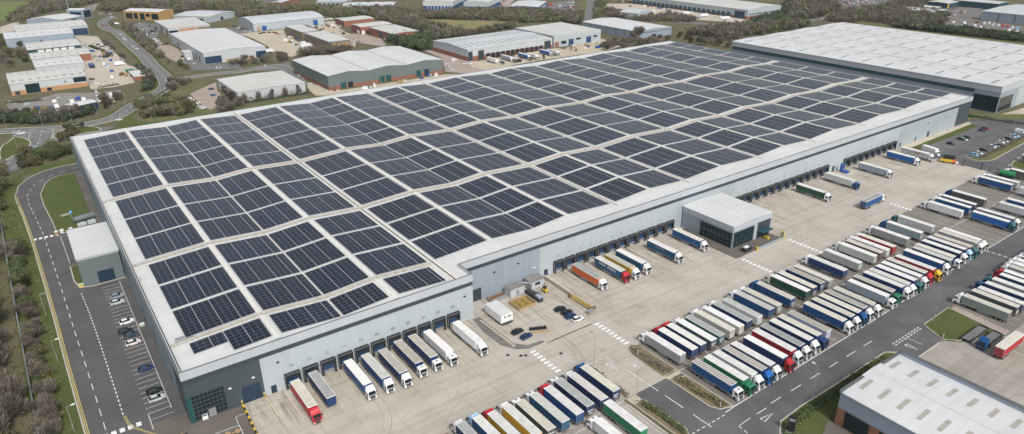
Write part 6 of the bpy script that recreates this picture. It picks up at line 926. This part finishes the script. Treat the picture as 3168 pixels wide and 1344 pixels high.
    thing('litter_tray','green plastic crate on the ground between parked cars and wall','crate',[('crate','ltgreen',lambda m:m.box(-.7,.7,-.5,.5,0,.7)),('rim','white_paint',lambda m:m.box(-.75,.75,-.55,.55,.7,.8))],(-1.6,59.5,0))
    # entrance corner
    thing('sign_board','white notice board standing at the glass entrance','sign',[('panel','white_paint',lambda m:m.box(-.7,.7,-.06,.06,.4,2.1)),('leg','steel',lambda m:(m.box(-.6,-.5,-.05,.05,0,.4),m.box(.5,.6,-.05,.05,0,.4))),('heading','blue_door',lambda m:m.box(-.6,.6,-.08,-.061,1.6,2.0))],(3.4,-.9,0))
    for i,(x,y,l) in enumerate(((13,-.3,'left'),(19,-.4,'right'))): thing('bollard','yellow and black bollard %s of the near roller door'%l,'bollard',[('post','yellow',lambda m:m.tube((0,0,0),(0,0,1.4),.2,9)),('band','black',lambda m:m.tube((0,0,.6),(0,0,.85),.22,9)),('cap','white_paint',lambda m:m.tube((0,0,1.4),(0,0,1.55),.15,9))],(x,y,0))
    E=empty('barrier_rail',(13,-1,0),'yellow and black striped barrier along the ramp edge at the near corner','barrier')
    for i in range(11):
        m=MB(); m.box(-.22,.22,-1.35*(i+1),-1.35*i-.02,.0,.75); m.build('barrier_block','yellow' if i%2==0 else 'black',E,(-.055*i,0,0))
    E=empty('barrier_rail',(19.2,-1,0),'pale yellow guide rail on the right side of the near ramp','barrier'); m=MB(); m.box(-.15,.15,-9.5,0,.25,.55); m.build('rail','mark_faint',E)
    for i in range(6): m=MB(); m.box(-.08,.08,-.08-i*1.8,.08-i*1.8,0,.25); m.build('foot','steel',E)
    for i,(x,y) in enumerate(((6.5,-10.4),(8.8,-10.9))):
        thing('picnic_table','round picnic table, %s one on the paving below the entrance'%('left' if i==0 else 'right'),'table',[('table_top','timber',lambda m:m.tube((0,0,.7),(0,0,.78),.75,14)),('leg','steel',lambda m:m.tube((0,0,0),(0,0,.7),.1,8))]+[('seat','timber',lambda m,a=a:m.box(math.cos(a)*1.25-.25,math.cos(a)*1.25+.25,math.sin(a)*1.25-.25,math.sin(a)*1.25+.25,.4,.48)) for a in (0,1.57,3.14,4.71)],(x,y,0))
    thing('planter','dark planter box on the paving at the bottom edge','planter',[('box','chassis',lambda m:m.box(-.9,.9,-.5,.5,0,.6)),('soil','soil',lambda m:m.box(-.8,.8,-.4,.4,.6,.63))],(-2.6,-2.9,0))
    # reception forecourt
    thing('retaining_wall','dark low wall with yellow ends round the reception forecourt','wall',[('wall','wall_mid',lambda m:(m.box(-8,8,-.25,.25,0,1.4))),('coping','coping',lambda m:m.box(-8.1,8.1,-.32,.32,1.4,1.5)),('end_post','yellow',lambda m:(m.box(-8.7,-8.1,-.4,.4,0,1.5),m.box(4.6,5.1,-.4,-.33,0,1.5),m.box(8.1,8.6,-.4,.4,0,1.5)))],(209.5,-24.2,0))
    struct(MB().box(191,218,-24,-17.7,0,.2).build('pavement','paving_brown')); struct(MB().box(189,194.2,-24,6,0,.18).build('pavement','paving_brown'))
    thing('skip','dark open skip with white cover left of the reception forecourt wall','skip',[('body','black',lambda m:m.box(-2.2,2.2,-1,1,.1,1.3)),('cover','white_paint',lambda m:m.box(-.9,1.4,-.3,1,1.3,1.6))],(197.6,-22,0),.1)
    thing('forklift','yellow forklift parked under the reception canopy','forklift',[('body','yellow',lambda m:m.box(-.6,.6,-1.1,.7,.35,1.2)),('mast','black',lambda m:(m.box(-.4,-.3,.75,.9,.1,2.4),m.box(.3,.4,.75,.9,.1,2.4))),('guard','black',lambda m:(m.box(-.5,.5,-.6,.4,2,2.08),m.box(-.5,-.42,-.6,-.52,1.2,2),m.box(.42,.5,-.6,-.52,1.2,2)))],(212.5,-20,0))
    thing('turnstile','yellow steel pedestrian gate at the right end of the reception wall','gate',[('frame','yellow',lambda m:(m.box(-1.2,-1,-.1,.1,0,2.4),m.box(1,1.2,-.1,.1,0,2.4),m.box(-1,1,-.1,.1,2.2,2.4))),('bars','black',lambda m:tuple(m.box(-.9+i*.3,-.84+i*.3,-.05,.05,0,2.2) for i in range(7)))],(219.6,-22.3,0))
    # far end of the yard
    thing('road_sweeper','yellow and orange sweeper lorry under a dark cover by the yard gate','truck',[('body','yellow',lambda m:m.box(-3.6,1.8,-1.1,1.1,.7,1.9)),('front','orange',lambda m:m.box(1.8,3.2,-1.1,1.1,.7,2.)),('cover','black',lambda m:m.prism([(-2.6,-.2),(2.6,-.2),(2.6,2.1),(-2.6,2.1)],1.9,3.6)),('bucket','white_paint',lambda m:m.box(3.3,4.6,-1.1,1.1,.4,.9))]+[('wheel','tyre',lambda m,s=s,x=x:m.tube((x,s*1.0,.5),(x,s*1.2,.5),.5,10)) for s in(-1,1) for x in(-2.4,2.4)],(361.6,-19.6,0),-1.15)
    thing('skip_container','green tank body standing behind the gate fence at right','tank',[('tank','green_paint',lambda m:m.tube((0,-3,2),(0,3,2),1.4,14)),('frame','chassis',lambda m:m.box(-1.,1.,-3.2,3.4,.4,.8))]+[('wheel','tyre',lambda m,s=s,y=y:m.tube((s*.9,y,.5),(s*1.2,y,.5),.5,10)) for s in(-1,1) for y in(-2.2,2.2)],(362.2,-46.5,0),.1)
    # signs
    thing('totem_sign','tall dark totem sign beside the lower right building','sign',[('panel','black',lambda m:m.box(-.15,.15,-.9,.9,.3,5.2)),('base','kerb',lambda m:m.box(-.6,.6,-1.2,1.2,0,.3)),('stripe','steel',lambda m:m.box(-.17,-.151,-.7,.7,3.6,4.4))],(122.3,-93.5,0),.5)
    for x,y,l in ((115.8,-76.7,'small white sign at the corner bed of the lower parked row'),(196.6,-95.4,'small white sign on the lawn at the right hand junction'),(115.2,-46.6,'small white sign in the corner bed of the upper parked row')): thing('road_sign',l,'sign',[('panel','white_paint',lambda m:m.box(-.35,.35,-.05,.05,.3,1.5)),('post','post',lambda m:m.box(-.05,.05,.05,.1,0,1.4))],(x,y,.1),.6)
    for i,(x,y) in enumerate(((87,-26.4),(88.2,-27.2),(97.3,-32.6),(84,-23.9))): 
        m=MB(); m.tube((0,0,.1),(0,0,.14),.55,12); o=m.build('manhole_cover','chassis',None,(x,y,-.0)); tag(o,'dark round manhole cover in the concrete, %s of four near the crossing'%ordn(i),'manhole','manhole covers')
    thing('safety_cones','small black bollard standing in the concrete near the crossing','bollard',[('post','black',lambda m:m.tube((0,0,0),(0,0,1.1),.22,8)),('band','mark_yellow',lambda m:m.tube((0,0,.6),(0,0,.8),.24,8))],(122.5,-19.5,0))
    thing('loading_ramp','blue steel mobile ramp standing between two far dock groups','ramp',[('tower','blue_paint',lambda m:m.box(-.8,.8,-.6,.6,0,4.2)),('base','blue_paint',lambda m:m.box(-1.2,1.6,-3.4,-.6,0,1))],(307,5.5,0))
    for i in range(9):
        thing('dock_bumper_block','pale concrete kerb block on the apron by the empty far docks, %s from left'%ordn(i),'kerb block',[('block','kerb',lambda m:m.box(-.25,.25,-1.4,1.4,0,.35)),('cap','mark_faint',lambda m:m.box(-.2,.2,-1.3,1.3,.35,.38))],(233+i*5.5*.62,1.5-(i%3)*1.1,0),.15)
    # skips and containers in the left yards
    thing('skip_container','dark green container at the mouth of the left yard','container',[('body','green_paint',lambda m:m.box(-2.6,2.6,-4,4,.1,2.4)),('frame','steel',lambda m:(m.box(-2.7,2.7,-4.1,-4,0,2.5),m.box(-2.7,2.7,4,4.1,0,2.5)))],(63,486,0),.1)
    thing('container','grey container beside the dark green one in the left yard','container',[('body','steel',lambda m:m.box(-4,4,-1.3,1.3,.1,2.4)),('door','chassis',lambda m:m.box(4.01,4.06,-1.2,1.2,.2,2.3))],(72,484,0))
    thing('skip_container','navy container by the right end of the second left unit','container',[('body','blue_paint',lambda m:m.box(-2,2,-5,5,.1,2.8)),('door','chassis',lambda m:m.box(-1.9,1.9,-5.06,-5.01,.2,2.7))],(40,530,0))
    thing('bus','white and green coach right of the barrel roof shed','bus',[('body','white_paint',lambda m:m.box(-6,6,-1.25,1.25,.5,3.2)),('window','dark_glass',lambda m:m.box(-5.6,5.6,-1.3,-1.26,1.6,2.5)),('stripe','green_door',lambda m:m.box(-5.9,5.9,-1.3,-1.26,.7,1.4))]+[('wheel','tyre',lambda m,s=s,x=x:m.tube((x,s*1.05,.5),(x,s*1.26,.5),.5,9)) for s in(-1,1) for x in(-4,3.6)],(300,650,0))
    thing('radio_mast','thin pale mast rising behind the nearest units at upper left','mast',[('pole','post',lambda m:m.tube((0,0,0),(0,0,34),.5,6,0,.25)),('base','kerb',lambda m:m.box(-1,1,-1,1,0,.6))],(59,886,0))
    for i,(x,y) in enumerate(((206,321.5),(209.5,321))): thing('flagpole','thin pale flagpole, %s of the pair before the grey green warehouse'%('left' if i==0 else 'right'),'flagpole',[('pole','post',lambda m:m.tube((0,0,0),(0,0,14),.14,6,0,.08)),('base','kerb',lambda m:m.box(-.4,.4,-.4,.4,0,.3))],(x,y,0))
    for i in range(22):
        x=112+i*16.5
        m=MB(); m.tube((0,0,0),(0,0,3.6),.09,5)
        o=m.build('fence_post','post',None,(x,252.5,0)); tag(o,'pale fence post, %s from the left along the back edge of the solar roof'%ordn(i),'fence post','fence posts behind the solar roof')
    fence('boundary_fence','thin grey boundary fence along the foot of the far warehouse wall',[(20,256),(150,256),(290,256)],2,'fence',6,1.2)
    thing('tractor_shovel','orange wheeled digger before the grey industrial hall','digger',[('body','tan_clad',lambda m:m.box(-2.6,2.6,-1.3,1.3,.8,2.6)),('cab','shed_pale',lambda m:m.box(-1,1,-1,1,2.6,3.6))]+[('wheel','tyre',lambda m,s=s,x=x:m.tube((x,s*1.,.7),(x,s*1.4,.7),.7,9)) for s in(-1,1) for x in(-1.8,1.8)],(430,338,0))
    thing('cabin','pale square cabin left of the blue door of the grey hall','cabin',[('wall','beige',lambda m:m.box(-3,3,-2,2,0,3.4)),('roof','roof_cream',lambda m:m.box(-3.2,3.2,-2.2,2.2,3.4,3.6)),('window','dark_glass',lambda m:m.box(-1.6,-.4,-2.05,-2.01,1.2,2.3))],(413,337,0))
    thing('cabin','pale stack of crates right of the orange digger','crates',[('crate','beige',lambda m:(m.box(-2,1,-1,1,0,2),m.box(1.2,2.8,-1,1,0,1.4)))],(446,340,0))
    thing('white_tank','white curved tanker parked beyond the far roof corner','tank',[('tank','white_paint',lambda m:m.tube((-5,0,2),(5,0,2),1.3,12)),('wheel','tyre',lambda m:(m.box(-3,-1,-1.1,1.1,.2,.9),m.box(2,4,-1.1,1.1,.2,.9)))],(566,301,0),.2)
def clutter():
    R=random.Random(21)
    Z=[('in the sandy yard of the barrel roof shed',213,229,480,560,14),('on the apron before the grey industrial hall',405,462,322,345,12),('in the yard of the red brick units',262,296,560,640,10),('in the yard beside the long pale units',46,64,470,640,14),('before the long depot',655,678,360,520,12),('in the salvage lot at the upper right',830,960,140,235,22),('in the distant lot beside the blue depots',500,600,590,640,8),('in the yard below the left units',-15,40,380,425,10),('beside the grey green warehouse doors',172,262,312,322,9)]
    ms=[]
    for c in ('timber','white_paint','blue_paint','brown_metal','shed_grey'):
        b=MB(); b.box(-1.1,1.1,-.9,.9,.15,1.5); b.box(-1.2,1.2,-1,1,0,.15); b.box(-.9,.7,-.7,.8,1.5,2.1); ms.append(b.mesh('goods',[c]))
    for lab,x0,x1,y0,y1,n in Z:
        for i in range(n):
            E=empty('goods_stack',(R.uniform(x0,x1),R.uniform(y0,y1),.1),'small stack of stored goods standing '+lab,'stored goods','goods stacks '+lab,R.uniform(0,3))
            o=link_('load',R.choice(ms),E); o.scale=(R.uniform(.7,2),R.uniform(.7,1.5),R.uniform(.6,1.2))
make_mats()
M('lavender_box',(.30,.33,.42),.5); M('lightblue_p',(.15,.45,.8),.4)
setup(); ground(); warehouse(); sheds(); vehicles(); veg(); furniture(); clutter()

def haze():
    m=bpy.data.materials.new('haze'); m.use_nodes=True; nt=m.node_tree; nt.nodes.clear()
    o=nt.nodes.new('ShaderNodeOutputMaterial'); v=nt.nodes.new('ShaderNodeVolumePrincipled'); v.inputs['Color'].default_value=(.86,.92,1,1); v.inputs['Density'].default_value=.00005; v.inputs['Anisotropy'].default_value=.2
    nt.links.new(v.outputs[0],o.inputs['Volume']); MATS['haze']=m
    b=MB(); b.box(-2600,3600,-1600,4600,-4,160); h=b.build('haze','haze'); struct(h,'stuff')
haze()
